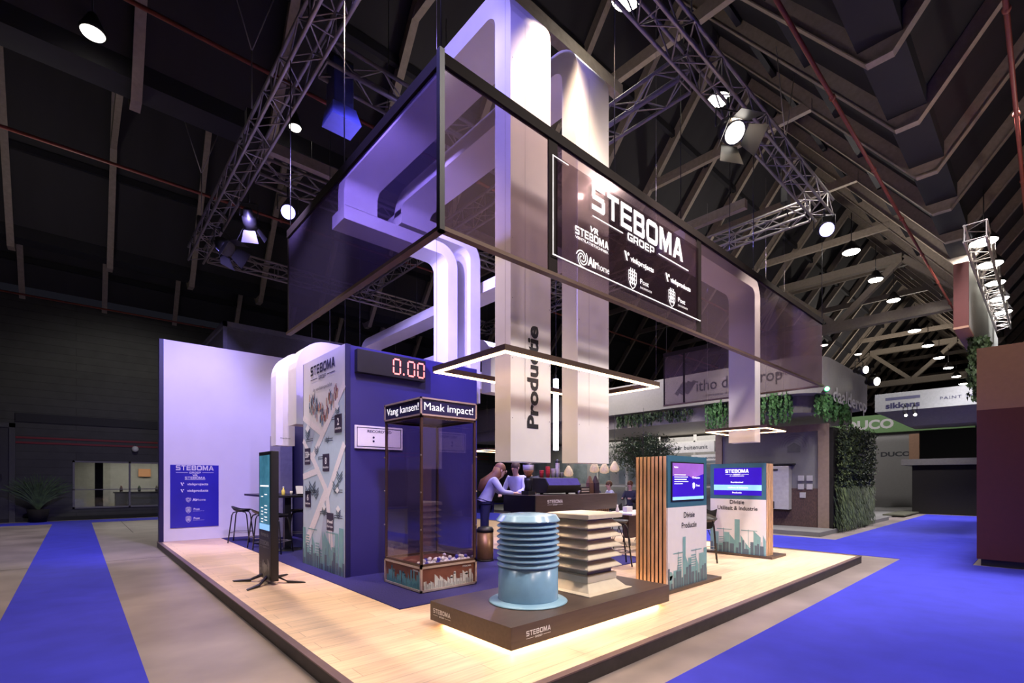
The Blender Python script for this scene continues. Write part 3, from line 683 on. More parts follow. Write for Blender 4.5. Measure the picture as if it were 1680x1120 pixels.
# record board
t = thing('record_board', 'white board reading RECORDTIJD on the blue booth', 'board', (3.3, 6.58, 1.95))
bd = MB().box(2.93, 3.68, 6.575, 6.598, 1.95, 2.28).build('board', M_panelw, t)
f = Fr((2.93, 6.575, 1.95), (1, 0, 0), (0, 0, 1)); m = MB()
for r in ((.025, .025, .725, .035), (.025, .295, .725, .305), (.025, .025, .035, .305), (.715, .025, .725, .305)): m.rect(f, *r)
text(m, f, 'RECORDTIJD', .375, .235, .38, .038, .02); m.disc(f, (.28, .165), .016); m.disc(f, (.28, .11), .016)
m.build('lettering', M_dkblue, bd)
# cables running over the booth top and back rooms
t = thing('back_cabinet', 'narrow dark blue wall section between the white ducts and the booth', 'cabinet', (4.2, 11.5, C))
MB().box(3.95, 5.1, 11.5, 13.1, C, 3.2).build('panel', M_navy, t); MB().box(3.93, 3.96, 11.49, 13.1, C, 3.22).build('edge_strip', M_dkblue, t)
tag(MB().box(3.62, 3.9, 12.3, 13.12, C, 2.6).build('cabinet_side', mat('cabinet_grey', (.33, .32, .34), .5), bevel=.01), 'tall grey cabinet side under the far left white duct', 'cabinet')

# ---- ventilation ducts
def duct_path(pts, R, t):
    """rounded rectangular-section path in 2D -> inner/outer outline points"""
    out = []
    for i, p in enumerate(pts):
        p = Vector(p)
        if i in (0, len(pts)-1):
            q = Vector(pts[1]) if i == 0 else Vector(pts[-2]); d = (q-p).normalized() if i == 0 else (p-q).normalized()
            out.append((p, Vector((-d.y, d.x))))
        else:
            a = Vector(pts[i-1]); b = Vector(pts[i+1]); d0 = (p-a).normalized(); d1 = (b-p).normalized()
            ang = d0.angle_signed(d1) if hasattr(d0, 'angle_signed') else 0
            cr = d0.x*d1.y-d0.y*d1.x; ang = math.acos(max(-1, min(1, d0.dot(d1))))
            if ang < .01: out.append((p, Vector((-d0.y, d0.x)))); continue
            tl = R*math.tan(ang/2); p0 = p-d0*tl; sg = 1 if cr > 0 else -1
            cen = p0+Vector((-d0.y, d0.x))*sg*R; nseg = 8
            for k in range(nseg+1):
                th = sg*ang*k/nseg; v = p0-cen; v = Vector((v.x*cos(th)-v.y*sin(th), v.x*sin(th)+v.y*cos(th)))
                d = Vector((d0.x*cos(th)-d0.y*sin(th), d0.x*sin(th)+d0.y*cos(th)))
                out.append((cen+v, Vector((-d.y, d.x))))
    return out
def duct(mb, plane, pts, R, t, w0, w1):
    """plane 'YZ': pts are (y,z), extruded x w0..w1; plane 'XZ': pts (x,z), extruded y w0..w1"""
    o = duct_path(pts, R, t); V = []; F = []
    tp = (lambda q, w: (w, q.x, q.y)) if plane == 'YZ' else (lambda q, w: (q.x, w, q.y))
    for p, nrm in o:
        V += [tp(p+nrm*t/2, w0), tp(p+nrm*t/2, w1), tp(p-nrm*t/2, w1), tp(p-nrm*t/2, w0)]
    n_ = len(o); SM = []
    for i in range(n_-1):
        for k in range(4): F.append((4*i+k, 4*i+(k+1) % 4, 4*i+4+(k+1) % 4, 4*i+4+k))
    F.append((0, 1, 2, 3)); F.append(tuple(4*(n_-1)+k for k in (3, 2, 1, 0)))
    mb.add(V, F)
def screws(t, f, w, z0, z1, step=.55):
    m = MB()
    z = z0
    while z < z1:
        for a in (.02, w-.02): m.disc(f, (a, z), .006, 6)
        z += step
    m.rect(f, w*.34, z0, w*.34+.003, z1); m.build('seam_print', mat('seam_grey', (.35, .33, .36), .5), t)
TW = .53
t = thing('ventilation_duct', 'nearest tall white duct column with black Productie lettering', 'duct', (3.2, 3.4, 1.67))
m = MB(); duct(m, 'YZ', [(3.41, 1.67), (3.41, 6.04), (7.11, 6.04), (7.11, 5.585)], .24, .22, 2.95, 3.48); m.build('duct_body', M_white, t)
f = Fr((2.95, 3.30, 1.67), (1, 0, 0), (0, 0, 1)); screws(t, f, TW, .4, 4.1)
f = Fr((3.30, 3.30, 1.99), (0, 0, 1), (-1, 0, 0)); m = MB(); text(m, f, 'Productie', .49, .0, .98, .145, .035); m.build('lettering', M_txtk, t)
t = thing('ventilation_duct', 'second tall white duct column, plain, over the beige roof vent', 'duct', (4.1, 3.4, 1.67))
m = MB(); duct(m, 'YZ', [(3.41, 1.68), (3.41, 6.04), (7.11, 6.04), (7.11, 5.875)], .24, .22, 3.89, 4.42); m.build('duct_body', M_white, t)
screws(t, Fr((3.89, 3.30, 1.68), (1, 0, 0), (0, 0, 1)), TW, .4, 4.1)
t = thing('ventilation_duct', 'left one of the two violet duct legs under the banner corner', 'duct', (4.9, 7.2, 3.41))
m = MB(); duct(m, 'XZ', [(2.95, 5.48), (4.9, 5.48), (4.9, 3.41)], .26, .2, 7.0, 7.45); m.build('duct_body', M_white, t)
t = thing('ventilation_duct', 'right one of the two violet duct legs under the banner corner', 'duct', (5.4, 7.2, 2.9))
m = MB(); duct(m, 'XZ', [(3.9, 5.76), (5.4, 5.76), (5.4, 2.9)], .30, .22, 7.0, 7.46); m.build('duct_body', M_white, t)
t = thing('ventilation_duct', 'white duct dropping into the small light ring over the far kiosk', 'duct', (9.2, 3.8, 2.19))
m = MB(); duct(m, 'XZ', [(6.6, 5.06), (9.22, 5.06), (9.22, 2.19)], .26, .24, 3.57, 4.04); m.build('duct_body', M_white, t)
t = thing('ventilation_duct', 'long violet duct running back over the booth to the white wall', 'duct', (5.2, 8, 4.7))
m = MB(); duct(m, 'YZ', [(5.2, 5.08), (12.2, 5.08), (12.2, 4.2)], .3, .2, 5.62, 6.07); m.build('duct_body', M_white, t)
t = thing('ventilation_duct', 'violet duct with rounded shoulder right behind the graphic panel', 'duct', (3.1, 9.1, 2.5))
m = MB(); duct(m, 'XZ', [(3.12, 2.50), (3.12, 3.85), (8.2, 3.85)], .34, .4, 9.0, 9.45); m.build('duct_body', M_white, t)
t = thing('ventilation_duct', 'leftmost violet duct hanging in front of the white wall', 'duct', (3.0, 10.1, 2.15))
m = MB(); duct(m, 'XZ', [(3.04, 2.17), (3.04, 3.85), (5.0, 3.85)], .34, .35, 10.0, 10.32); m.build('duct_body', M_white, t)
f = Fr((2.87, 10.0, 2.2), (1, 0, 0), (0, 0, 1)); m = MB(); text(m, f, 'Distributie', .17, .1, .18, .03); m.build('lettering', M_txtk, t)
t = thing('ventilation_duct', 'low violet duct crossing behind the two duct legs', 'duct', (6.5, 8, 4.0))
m = MB(); duct(m, 'YZ', [(7.8, 3.3), (7.8, 4.3), (12.9, 4.3)], .3, .3, 6.3, 6.75); m.build('duct_body', M_white, t)
for i, (x, y, z) in enumerate(((3.6, 9.2, 4.05), (4.2, 9.2, 4.05), (5.85, 9.8, 5.18), (6.5, 9.3, 4.45), (5.85, 8.2, 5.18), (3.6, 10.15, 4.02), (4.3, 10.15, 4.02), (5.85, 6.7, 5.18), (3.2, 6.1, 6.15), (4.15, 6.1, 6.15), (6.9, 3.8, 5.18), (8.6, 3.8, 5.18), (6.5, 12.0, 4.45))):
    tag(MB().tube([(x, y, z), (x, y, 8.45)], .006, 5).build('suspension_cable', M_black), 'thin steel cable holding a white duct', 'cable', 'cables holding the ducts')
# thin vertical light tubes
for x, y, z0, z1, lab in ((5.80, 5.38, 1.98, 3.14, 'slim vertical light tube between the two white columns'),):
    t = thing('light_tube', lab, 'lamp', (x, y, z0))
    MB().box(x-.03, x+.03, y-.03, y+.03, z0, z1).build('tube', M_ledw, t)
    MB().tube([(x, y, z1), (x, y, TZ)], .006, 5).build('cable', M_black, t)

# ---- banner
BX0, BX1, BY0, BY1, BZ0, BZ1 = 1.93, 10.65, 2.91, 6.30, 3.315, 4.57
t = thing('mesh_banner', 'long dark see-through mesh banner hanging around the stand, STEBOMA on it', 'banner', (BX0, BY0, BZ0))
fz = .09
m = MB()
m.box(BX0, BX1, BY0, BY0+.04, BZ1-fz, BZ1).box(BX0, BX0+.04, BY0, BY1, BZ1-fz, BZ1).box(BX1-.04, BX1, BY0, BY1, BZ1-fz, BZ1)
m.build('top_rail', M_frame, t)
m = MB().box(BX0, BX1, BY0-.01, BY0+.05, BZ0-.03, BZ0).box(BX0-.01, BX0+.05, BY0, BY1, BZ0-.03, BZ0).box(BX1-.05, BX1+.01, BY0, BY1, BZ0-.03, BZ0)
m.build('bottom_rail', M_ring, t)
MB().box(BX0-.012, BX0+.03, BY0-.012, BY0+.03, BZ0-.03, BZ1+.01).build('corner_post', M_black, t)
for x in (3.06, 5.70): MB().box(x, x+.11, BY0+.012, BY0+.03, BZ0, BZ1-fz).build('seam_strip', M_frame, t)
for b in ((BX1-.03, BX1-.01, BY1-.03, BY1), (BX1-.03, BX1-.01, BY1-.55, BY1-.51), (BX0+.01, BX0+.03, BY1-.02, BY1)): MB().box(*b, BZ0, BZ1).build('end_post', M_frame, t)
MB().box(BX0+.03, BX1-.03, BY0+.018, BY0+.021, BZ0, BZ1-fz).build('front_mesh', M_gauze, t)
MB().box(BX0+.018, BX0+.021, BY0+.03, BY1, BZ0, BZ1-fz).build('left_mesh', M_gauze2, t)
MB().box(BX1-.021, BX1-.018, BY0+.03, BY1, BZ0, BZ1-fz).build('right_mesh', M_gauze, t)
lp = MB().box(3.15, 5.72, BY0+.004, BY0+.007, 3.46, 4.36).build('logo_pane', M_logo_p, t)
f = Fr((0, BY0, 0), (1, 0, 0), (0, 0, 1), .004); m = MB()
for r in ((3.09, 3.465, 3.102, 4.34), (3.09, 3.465, 5.76, 3.477), (3.09, 4.33, 3.30, 4.34)): m.rect(f, *r)
block(m, f, 'STEBOMA', 4.48, 4.07, 1.70, .25)
m.rect(f, 3.64, 4.0, 4.13, 4.012); m.rect(f, 4.80, 4.0, 5.46, 4.012); block(m, f, 'GROEP', 4.46, 3.965, .50, .08)
text(m, f, 'VR', 3.66, 3.845, .14, .055, .03, shear=.3); block(m, f, 'STEBOMA', 3.64, 3.755, .50, .075); text(m, f, 'VENTILATIETECHNIEK', 3.64, 3.715, .50, .025, .02)
spiral(m, f, 3.49, 3.555, .085); text(m, f, 'Air', 3.645, 3.52, .15, .085, .04); text(m, f, 'home', 3.81, 3.52, .18, .07)
text(m, f, 'vinkprojects', 4.48, 3.765, .44, .055, .03); vmark(m, f, 4.15, 3.75, .09)
text(m, f, 'vinkproducts', 5.28, 3.765, .46, .055, .03); vmark(m, f, 4.94, 3.75, .09)
for a in (4.30, 5.08):
    shield(m, f, a, 3.58, .17); text(m, f, 'Post', a+.22, 3.58, .16, .055, .01); text(m, f, 'DAKVENTILATIE', a+.25, 3.53, .22, .022)
m.build('lettering', M_txtl, lp)
f = Fr((BX1, BY0, 0), (0, 1, 0), (0, 0, 1), .004); m = MB()
block(m, f, 'STEBOMA', .5, 3.95, .6, .09); text(m, f, 'VR', .5, 4.06, .15, .06, .03); spiral(m, f, .2, 3.66, .09); text(m, f, 'Air home', .6, 3.62, .5, .09, .02)
text(m, f, 'vinkproducts', 2.4, 3.98, .55, .06, .03); vmark(m, f, 2.0, 3.96, .1)
m.build('side_lettering', M_txtk, t)
for x, y, z in ((BX0, BY0, 0), (BX0, BY1-.1, 0), (4.0, BY0, 0), (7.4, BY0, 0), (BX1-.05, BY0, 0), (BX1-.05, BY1-.1, 0), (BX0, 4.6, 0)):
    tag(MB().tube([(x+.02, y+.02, BZ1), (x+.02, y+.02, TZ-.15)], .006, 5).build('suspension_cable', M_black), 'thin steel cable holding the mesh banner', 'cable', 'cables holding the banner')

# ---- light rings
def ring(x0, x1, y0, y1, z, lab, w=.055, h=.05):
    t = thing('light_ring', lab, 'lamp', ((x0+x1)/2, (y0+y1)/2, z))
    hs = MB().box(x0, x1, y0, y0+w, z, z+h).box(x0, x1, y1-w, y1, z, z+h).box(x0, x0+w, y0+w, y1-w, z, z+h).box(x1-w, x1, y0+w, y1-w, z, z+h).build('housing', M_ring, t)
    e = .008
    MB().box(x0+e, x1-e, y0+e, y0+w-e, z-.012, z).box(x0+e, x1-e, y1-w+e, y1-e, z-.012, z).box(x0+e, x0+w-e, y0+w-e, y1-w+e, z-.012, z).box(x1-w+e, x1-e, y0+w-e, y1-w+e, z-.012, z).build('led_strip', M_led, hs)
    m = MB()
    for x in (x0+.03, x1-.03):
        for y in (y0+.03, y1-.03): m.tube([(x, y, z+h), (x, y, TZ-.1)], .0014, 4)
    m.build('cable', M_alu, t)
ring(2.62, 4.98, 3.0, 4.09, 2.57, 'large glowing rectangular light ring around the two white columns')
ring(8.80, 9.72, 3.25, 4.35, 2.40, 'small glowing rectangular light ring above the far kiosk')
ring(8.5, 10.0, 10.5, 11.3, 2.34, 'distant glowing light ring left of the lettered column')

# ---- plinth with underglow
t = thing('display_plinth', 'low dark brown plinth glowing underneath, STEBOMA on both sides', 'plinth', (2.54, 2.83, PT))
X0, X1, Y0, Y1, Z0, Z1 = 2.50, 4.82, 2.79, 3.94, .175, .355
MB().box(X0, X1, Y0, Y1, Z0, Z1).build('plinth_body', M_plinth, t, bevel=.003)
MB().box(X0+.12, X1-.12, Y0+.12, Y1-.12, PT-.002, Z0).build('plinth_base', M_black, t)
e = .085
MB().box(X0+e, X1-e, Y0+e, Y0+e+.02, PT+.015, Z0-.008).box(X0+e, X0+e+.02, Y0+e, Y1-e, PT+.015, Z0-.008).box(X1-e-.02, X1-e, Y0+e, Y1-e, PT+.015, Z0-.008).build('led_strip', mat('led_under', (1, .8, .5), .5, emit=30, ecol=(1, .62, .32), var=0), t)
m = MB(); steboma(m, Fr((X0, Y0, Z0), (1, 0, 0), (0, 0, 1)), .30, .08, .28); f = Fr((X0, Y0, Z0), (0, -1, 0), (0, 0, 1)); steboma(m, f, -(3.745-Y0), .08, .28); m.build('lettering', M_txtw, t)

# ---- blue round roof vent
cx, cy, zb = 3.20, 3.33, Z1
t = thing('roof_vent', 'round blue roof vent with stacked rings on the plinth', 'vent', (cx, cy, zb))
MB().lathe((cx, cy, zb), [(.37, 0), (.375, .006), (.36, .016), (.31, .022), (.292, .03)], 48).build('flange', M_bluev2, t)
MB().lathe((cx, cy, zb+.02), [(.292, 0), (.285, .02), (.283, .39)], 48).build('drum', M_bluev, t)
def crisp(prof):   # doubled rims keep the edges of a turned profile sharp
    m = MB()
    for p, q in zip(prof, prof[1:]):
        base = len(m.v)
        for r, z in (p, q): m.v += [(cx+r*cos(2*pi*k/64), cy+r*sin(2*pi*k/64), z) for k in range(64)]
        for k in range(64): m.f.append((base+k, base+(k+1) % 64, base+64+(k+1) % 64, base+64+k)); m.sm.append(True)
    return m
nr = 8
for k in range(nr):
    z = zb+.345+k*.0515
    crisp([(.235, z+.002), (.292, z), (.297, z+.004), (.297, z+.011), (.255, z+.040), (.235, z+.042), (.235, z+.002)]).build('louvre_ring', M_bluer, t)
z = zb+.345+nr*.0515
crisp([(.235, z), (.300, z-.002), (.304, z+.003), (.304, z+.010), (.268, z+.060), (.255, z+.062), (.12, z+.075), (.001, z+.078), (.001, z), (.235, z)]).build('cap', M_bluer, t)
crisp([(.22, zb+.02), (.22, zb+.8)]).build('core', M_bluev, t)

# ---- beige square roof vent
cx, cy = 4.06, 3.35
t = thing('roof_vent', 'square beige roof vent with slanted louvres on the plinth', 'vent', (cx, cy, zb))
sq = lambda h, z: [(cx-h, cy-h, z), (cx+h, cy-h, z), (cx+h, cy+h, z), (cx-h, cy+h, z)]
def frus(*hz):
    m = MB(); n_ = len(m.v)
    V = []
    for h, z in hz: V += sq(h, z)
    F = [(3, 2, 1, 0)]
    for i in range(len(hz)-1):
        for k in range(4): F.append((4*i+k, 4*i+(k+1) % 4, 4*i+4+(k+1) % 4, 4*i+4+k))
    F.append(tuple(4*(len(hz)-1)+k for k in range(4))); m.add(V, F); return m
fm = frus((.36, zb), (.36, zb+.008), (.31, zb+.02), (.245, zb+.085), (.235, zb+.10)); fm.build('flange', M_beige, t, bevel=.004)
frus((.24, zb+.10), (.24, zb+.165), (.22, zb+.175)).build('collar', M_beige, t, bevel=.003)
frus((.20, zb+.165), (.20, zb+.76)).build('core', mat('vent_core', (.42, .35, .26), .5), t)
for k in range(5):
    z = zb+.233+k*.105
    frus((.245, z), (.280, z+.001), (.280, z+.012), (.205, z+.075), (.19, z+.075)).build('louvre', M_beige, t, bevel=.002)
frus((.26, zb+.745), (.285, zb+.75), (.285, zb+.792), (.27, zb+.80), (.05, zb+.815)).build('cap', M_beige, t, bevel=.004)

# ---- kiosks
def slats(mb, axis, a0, a1, fixed, z0, z1, n_, dep=.018):
    st = (a1-a0)/n_
    for k in range(n_):
        p = a0+k*st+st*.2; q = a0+(k+1)*st-st*.2
        if axis == 'Y': mb.box(fixed-dep, fixed, p, q, z0, z1)
        else: mb.box(p, q, fixed-dep, fixed, z0, z1)
t = thing('info_kiosk', 'near kiosk with slatted oak side reading Divisie Productie', 'kiosk', (5.8, 3.3, PT))
X0, X1, Y0, Y1 = 5.34, 6.33, 3.12, 3.56
MB().box(X0, X1, Y0+.01, Y1, PT+.03, 1.79).build('kiosk_body', M_blackm, t)
MB().box(X0-.06, X1+.34, Y0-.06, Y1+.06, PT-.002, PT+.035).build('base_plate', M_plinth, t)
m = MB(); slats(m, 'Y', Y0, Y1, X0, PT+.035, 1.79, 8, .012); m.build('slat_side', M_woodv, t)
fp = MB().box(X0, X1, Y0-.01, Y0+.01, PT+.035, 1.16).build('front_panel', M_panelw, t)
ss = MB().box(X0, X1, Y0-.01, Y0+.01, 1.16, 1.80).build('screen_surround', M_teal, t)
MB().box(X0+.07, X1-.09, Y0-.02, Y0-.01, 1.235, 1.725).build('bezel', M_black, t)
f = Fr((X0+.09, Y0-.02, 1.25), (1, 0, 0), (0, 0, 1)); Wf = X1-X0-.2
m = MB(); m.rect(f, 0, 0, Wf, .46); m.build('screen', M_screen, ss)
f2 = f.up(.001); m = MB(); m.flat(f2, [(0, .30), (Wf*.5, .30), (Wf*.62, .27), (Wf, .33), (Wf, .46), (0, .46)]); m.build('screen_picture', M_screenv, ss)
m = MB(); m.rect(f2, 0, 0, Wf, .04); m.build('screen_bar', M_screenl, ss)
f3 = f.up(.002); m = MB()
for k in range(5): m.rect(f3, .04, .31-k*.028, .04+[.28, .33, .30, .34, .2][k], .318-k*.028)
text(m, f3, 'Welkom', .08, .40, .1, .02, .02); text(m, f3, 'vinkprojects', Wf*.77, .27, .16, .022, .02); vmark(m, f3, Wf*.62, .265, .03); shield(m, f3, Wf*.66, .17, .07); text(m, f3, 'Post', Wf*.80, .165, .10, .03)
m.build('screen_text', M_stext, ss)
f = Fr((X0, Y0-.01, PT+.035), (1, 0, 0), (0, 0, 1)); m = MB(); text(m, f, 'Divisie', .52, .86, .28, .075, .012); text(m, f, 'Productie', .52, .73, .38, .075, .012); m.build('lettering', M_txtk, fp)
skyline(f, .0, X1-X0, .0, .62, 5, fp)
t = thing('info_kiosk', 'far kiosk with wide blue screen reading Divisie Utiliteit & Industrie', 'kiosk', (9.2, 3.8, PT))
X0, X1, Y0, Y1 = 9.0, 9.30, 3.34, 4.34
MB().box(X0+.01, X1, Y0, Y1, PT+.03, 1.79).build('kiosk_body', M_blackm, t)
MB().box(X0-.06, X1+.30, Y0-.12, Y1+.06, PT-.002, PT+.035).build('base_plate', M_plinth, t)
m = MB(); slats(m, 'X', X0, X1, Y0, PT+.035, 1.79, 4, .012); m.build('slat_side', M_woodv, t)
fp = MB().box(X0-.01, X0+.01, Y0, Y1, PT+.035, 1.15).build('front_panel', M_panelw, t)
ss = MB().box(X0-.01, X0+.01, Y0, Y1, 1.15, 1.80).build('screen_surround', M_teal, t)
f = Fr((X0-.01, Y1-.07, 1.22), (0, -1, 0), (0, 0, 1)); Wf = .86
m = MB(); m.rect(f, 0, 0, Wf, .50); m.build('screen', M_screen, ss)
m = MB(); m.rect(f.up(.001), 0, .09, Wf, .19); m.build('screen_bar', M_screenl, ss)
m = MB(); f3 = f.up(.003); steboma(m, f3, Wf/2, .41, .42); text(m, f3, 'de ventilatiespecialist', Wf/2, .345, .26, .02, .015)
text(m, f3, 'Residentieel', Wf/2, .225, .22, .03, .015); text(m, f3, 'Utiliteit & Industrie', Wf/2+.02, .125, .36, .03, .015); text(m, f3, 'Productie', Wf/2, .035, .17, .03, .015)
m.build('screen_text', M_stext, ss)
f = Fr((X0-.01, Y1, PT+.035), (0, -1, 0), (0, 0, 1)); m = MB(); text(m, f, 'Divisie', .5, .90, .26, .075, .02); text(m, f, 'Utiliteit & Industrie', .5, .79, .72, .075, .02); m.build('lettering', M_txtk, fp)
skyline(f, .0, 1.0, .0, .62, 8, fp)

# ---- totem
t = thing('digital_totem', 'slim black digital sign on splayed feet at the left', 'sign', (1.92, 7.0, PT))
X0, X1, Y0, Y1, Z0, Z1 = 1.88, 1.98, 6.78, 7.33, .17, 1.88
MB().box(X0, X1, Y0, Y1, Z0, Z1).build('totem_body', M_black, t, bevel=.012)
f = Fr((X0, Y1, Z0), (0, -1, 0), (0, 0, 1)); Wf = Y1-Y0
m = MB(); m.rect(f, .04, .66, Wf-.04, 1.66); m.build('screen', M_screent, t)
f2 = f.up(.001); m = MB(); m.rect(f2, .08, 1.24, Wf-.08, 1.26)
for b in (1.10, .95, .90, .86, .80, .76): m.rect(f2, .12, b, .22, b+.012); m.rect(f2, .28, b+.03, .40, b+.042)
m.build('screen_text', M_stext, t)
m = MB(); m.rect(f2, .04, .66, Wf-.04, .74); m.build('screen_bar', M_screenl, t)
m = MB(); text(m, f, 'Werken bij', Wf/2, .575, .36, .06, .01); steboma(m, f, Wf/2, .46, .40); m.build('lettering', M_txtm, t)
skyline(f, .04, Wf-.04, .02, .34, 21, t, mat('skyline_grey', (.28, .28, .27), .5), mat('skyline_grey_dark', (.15, .15, .15), .5), False)
for sx, sy in ((-1, 1), (-1, -1), (1, -1), (1, 1)):
    x0, y0 = (X0 if sx < 0 else X1), 7.05+sy*.10
    m = MB(); m.hexa([(x0, y0-.035, .20), (x0, y0+.035, .20), (x0, y0+.035, .235), (x0, y0-.035, .235)], [(x0+sx*.12, y0+sy*.12-.035, .14), (x0+sx*.12, y0+sy*.12+.035, .14), (x0+sx*.12, y0+sy*.12+.035, .155), (x0+sx*.12, y0+sy*.12-.035, .155)])
    m.hexa([(x0+sx*.12, y0+sy*.12-.035, PT), (x0+sx*.12, y0+sy*.12+.035, PT), (x0+sx*.12, y0+sy*.12+.035, .155), (x0+sx*.12, y0+sy*.12-.035, .155)],
           [(x0+sx*.30, y0+sy*.26-.03, PT), (x0+sx*.30, y0+sy*.26+.03, PT), (x0+sx*.30, y0+sy*.26+.03, .137), (x0+sx*.30, y0+sy*.26-.03, .137)])
    m.build('foot', M_black, t)

# ---- arcade machine with balls
t = thing('ball_machine', 'clear catch-the-ball booth with Vang kansen and Maak impact signs', 'game machine', (3.48, 5.5, C))
X0, X1, Y0, Y1 = 3.07, 3.92, 5.05, 5.98; zs, zl, zt = .45, 2.28, 2.50
MB().box(X0+.02, X1-.02, Y0+.02, Y1-.02, C, zs-.01).build('machine_base', M_brownp, t)
def edges(mb, x0, x1, y0, y1, z0, z1, w):
    for z in (z0, z1-w):
        mb.box(x0, x1, y0, y0+w, z, z+w).box(x0, x1, y1-w, y1, z, z+w).box(x0, x0+w, y0, y1, z, z+w).box(x1-w, x1, y0, y1, z, z+w)
    for x in (x0, x1-w):
        for y in (y0, y1-w): mb.box(x, x+w, y, y+w, z0, z1)
M_fr = mat('machine_trim', (.62, .52, .46), .35, metal=.6)
m = MB(); edges(m, X0, X1, Y0, Y1, C+.01, zs, .025); m.build('base_trim', M_fr, t); m = MB(); edges(m, X0, X1, Y0, Y1, zl, zt, .02); m.build('sign_trim', M_fr, t)
m = MB(); edges(m, X0+.01, X1-.01, Y0+.01, Y1-.01, zs, zl, .028); m.build('corner_post', mat('post_bronze', (.10, .06, .05), .35, metal=.5), t)
for (a, nm) in (((X0+.04, X1-.04, Y0+.018, Y0+.022), 'front_pane'), ((X0+.04, X1-.04, Y1-.022, Y1-.018), 'rear_pane'), ((X0+.018, X0+.022, Y0+.04, Y1-.04), 'left_pane'), ((X1-.022, X1-.018, Y0+.04, Y1-.04), 'right_pane')):
    MB().box(a[0], a[1], a[2], a[3], zs+.02, zl).build(nm, M_acryl, t)
MB().box(X0+.012, X1-.012, Y0+.012, Y1-.012, zl+.01, zt-.01).build('sign_box', M_dkblue, t)
f = Fr((X0, Y0+.012, 0), (1, 0, 0), (0, 0, 1)); m = MB(); text(m, f, 'Maak impact!', .425, zl+.07, .74, .095, 0)
f = Fr((X0+.012, Y1, 0), (0, -1, 0), (0, 0, 1)); text(m, f, 'Vang kansen!', .465, zl+.07, .80, .095, 0); m.build('lettering', M_stext, t)
skyline(Fr((X0, Y0+.02, 0), (1, 0, 0), (0, 0, 1)), .05, .80, C+.035, .22, 31, t, mat('skyline_pale', (.55, .56, .55), .5), mat('skyline_mid', (.36, .36, .37), .5), False)
skyline(Fr((X0+.02, Y1, 0), (0, -1, 0), (0, 0, 1)), .05, .88, C+.035, .22, 33, t, mat('skyline_blue', (.10, .28, .36), .5), mat('skyline_blue2', (.07, .2, .28), .5), False)
m = MB(); text(m, Fr((X0, Y0+.02, 0), (1, 0, 0), (0, 0, 1)), 'STEBOMA', .70, zs-.07, .14, .02, .03); text(m, Fr((X0+.02, Y1, 0), (0, -1, 0), (0, 0, 1)), 'STEBOMA', .78, zs-.07, .14, .02, .03); m.build('logo_print', M_txtw, t)
m = MB()
for z in (.9, 1.35, 1.8):
    for x, y in ((X0+.005, Y0+.005), (X1-.005, Y0+.005), (X0+.005, Y1-.005)): m.ball((x, y, z), .012, 6, 4)
m.build('bolt', M_alu, t)
rnd = random.Random(4); proto = None; bl = []
def put_ball(x, y, z, blue):
    global proto, protob
    src = PB[blue]
    if src is None:
        o = MB().ball((0, 0, 0), .026, 12, 8).build('ball', M_ballb if blue else M_ball); PB[blue] = o
        tag(o, ('small blue' if blue else 'small white')+' plastic ball in the clear game booth', 'ball', 'balls in the game booth')
    else: o = src.copy(); COL.objects.link(o)
    o.location = (x, y, z)
PB = {True: None, False: None}; occ = []
for lay in range(2):
    for i in range(15):
        for j in range(3 if lay == 0 else 2):
            x = X0+.075+i*.0525+(.026 if lay else 0); y = Y0+.065+j*.053+(.026 if lay else 0)
            if x > X1-.07 or (lay and rnd.random() < .35): continue
            put_ball(x, y, zs+.016+lay*.037, rnd.random() < .2)
for x, y in ((3.45, 5.45), (3.78, 5.6), (3.3, 5.3), (3.6, 5.3)): put_ball(x, y, zs+.016, False)

# ---- bar stools
def make_stool():
    t = thing('bar_stool', '', 'bar stool', (0, 0, 0), 'black bar stools')
    m = MB(); n_ = 20; V = []; F = []; rings = [(.0, .0), (.5, .004), (.85, .02), (1, .05), (1.0, .065), (.84, .035), (.5, .02), (0, .016)]
    for r, z in rings:
        for k in range(n_):
            a = 2*pi*k/n_; up = max(0, cos(a))**2*.07*r*r
            V.append((.19*r*cos(a), .21*r*sin(a), .66+z+up))
    for i in range(len(rings)-1):
        for k in range(n_): F.append((i*n_+k, i*n_+(k+1) % n_, (i+1)*n_+(k+1) % n_, (i+1)*n_+k))
    m.add(V, F, True); m.build('seat', M_black, t)
    for sx in (-1, 1):
        for sy in (-1, 1):
            MB().tube([(sx*.06, sy*.13, .672), (sx*.12, sy*.145, .655), (sx*.145, sy*.155, .60), (sx*.21, sy*.20, 0)], .0125, 7).build('leg', M_black, t)
    m = MB(); z = .22; p = [(sx*(.145+.065*(.6-z)/.6), sy*(.155+.045*(.6-z)/.6), z) for sx, sy in ((-1, -1), (1, -1), (1, 1), (-1, 1))]
    m.tube(p+[p[0]], .008, 6); m.build('footrest', M_alu, t)
    return t
S0 = make_stool(); used = False
def stool(x, y, rz, lab, z=C, grp='black bar stools'):
    global used
    o = copy_tree(S0) if used else S0
    used = True; o.location = (x, y, z); o.rotation_euler = (0, 0, rz); o['label'] = lab; o['group'] = grp
stool(2.72, 12.0, pi*.85, 'black bar stool nearest the blue logo poster')
stool(2.78, 10.65, pi, 'black bar stool in front, half behind the digital sign')
stool(3.62, 11.0, -.3, 'black bar stool right of the table leg near the booth graphic')
stool(2.80, 9.72, 2.3, 'black bar stool just right of the digital sign, left of the table leg')
stool(7.95, 3.95, pi*.15, 'black bar stool between the two kiosks', PT)
stool(6.52, 4.72, 2.4, 'black bar stool beside the beige roof vent', PT)
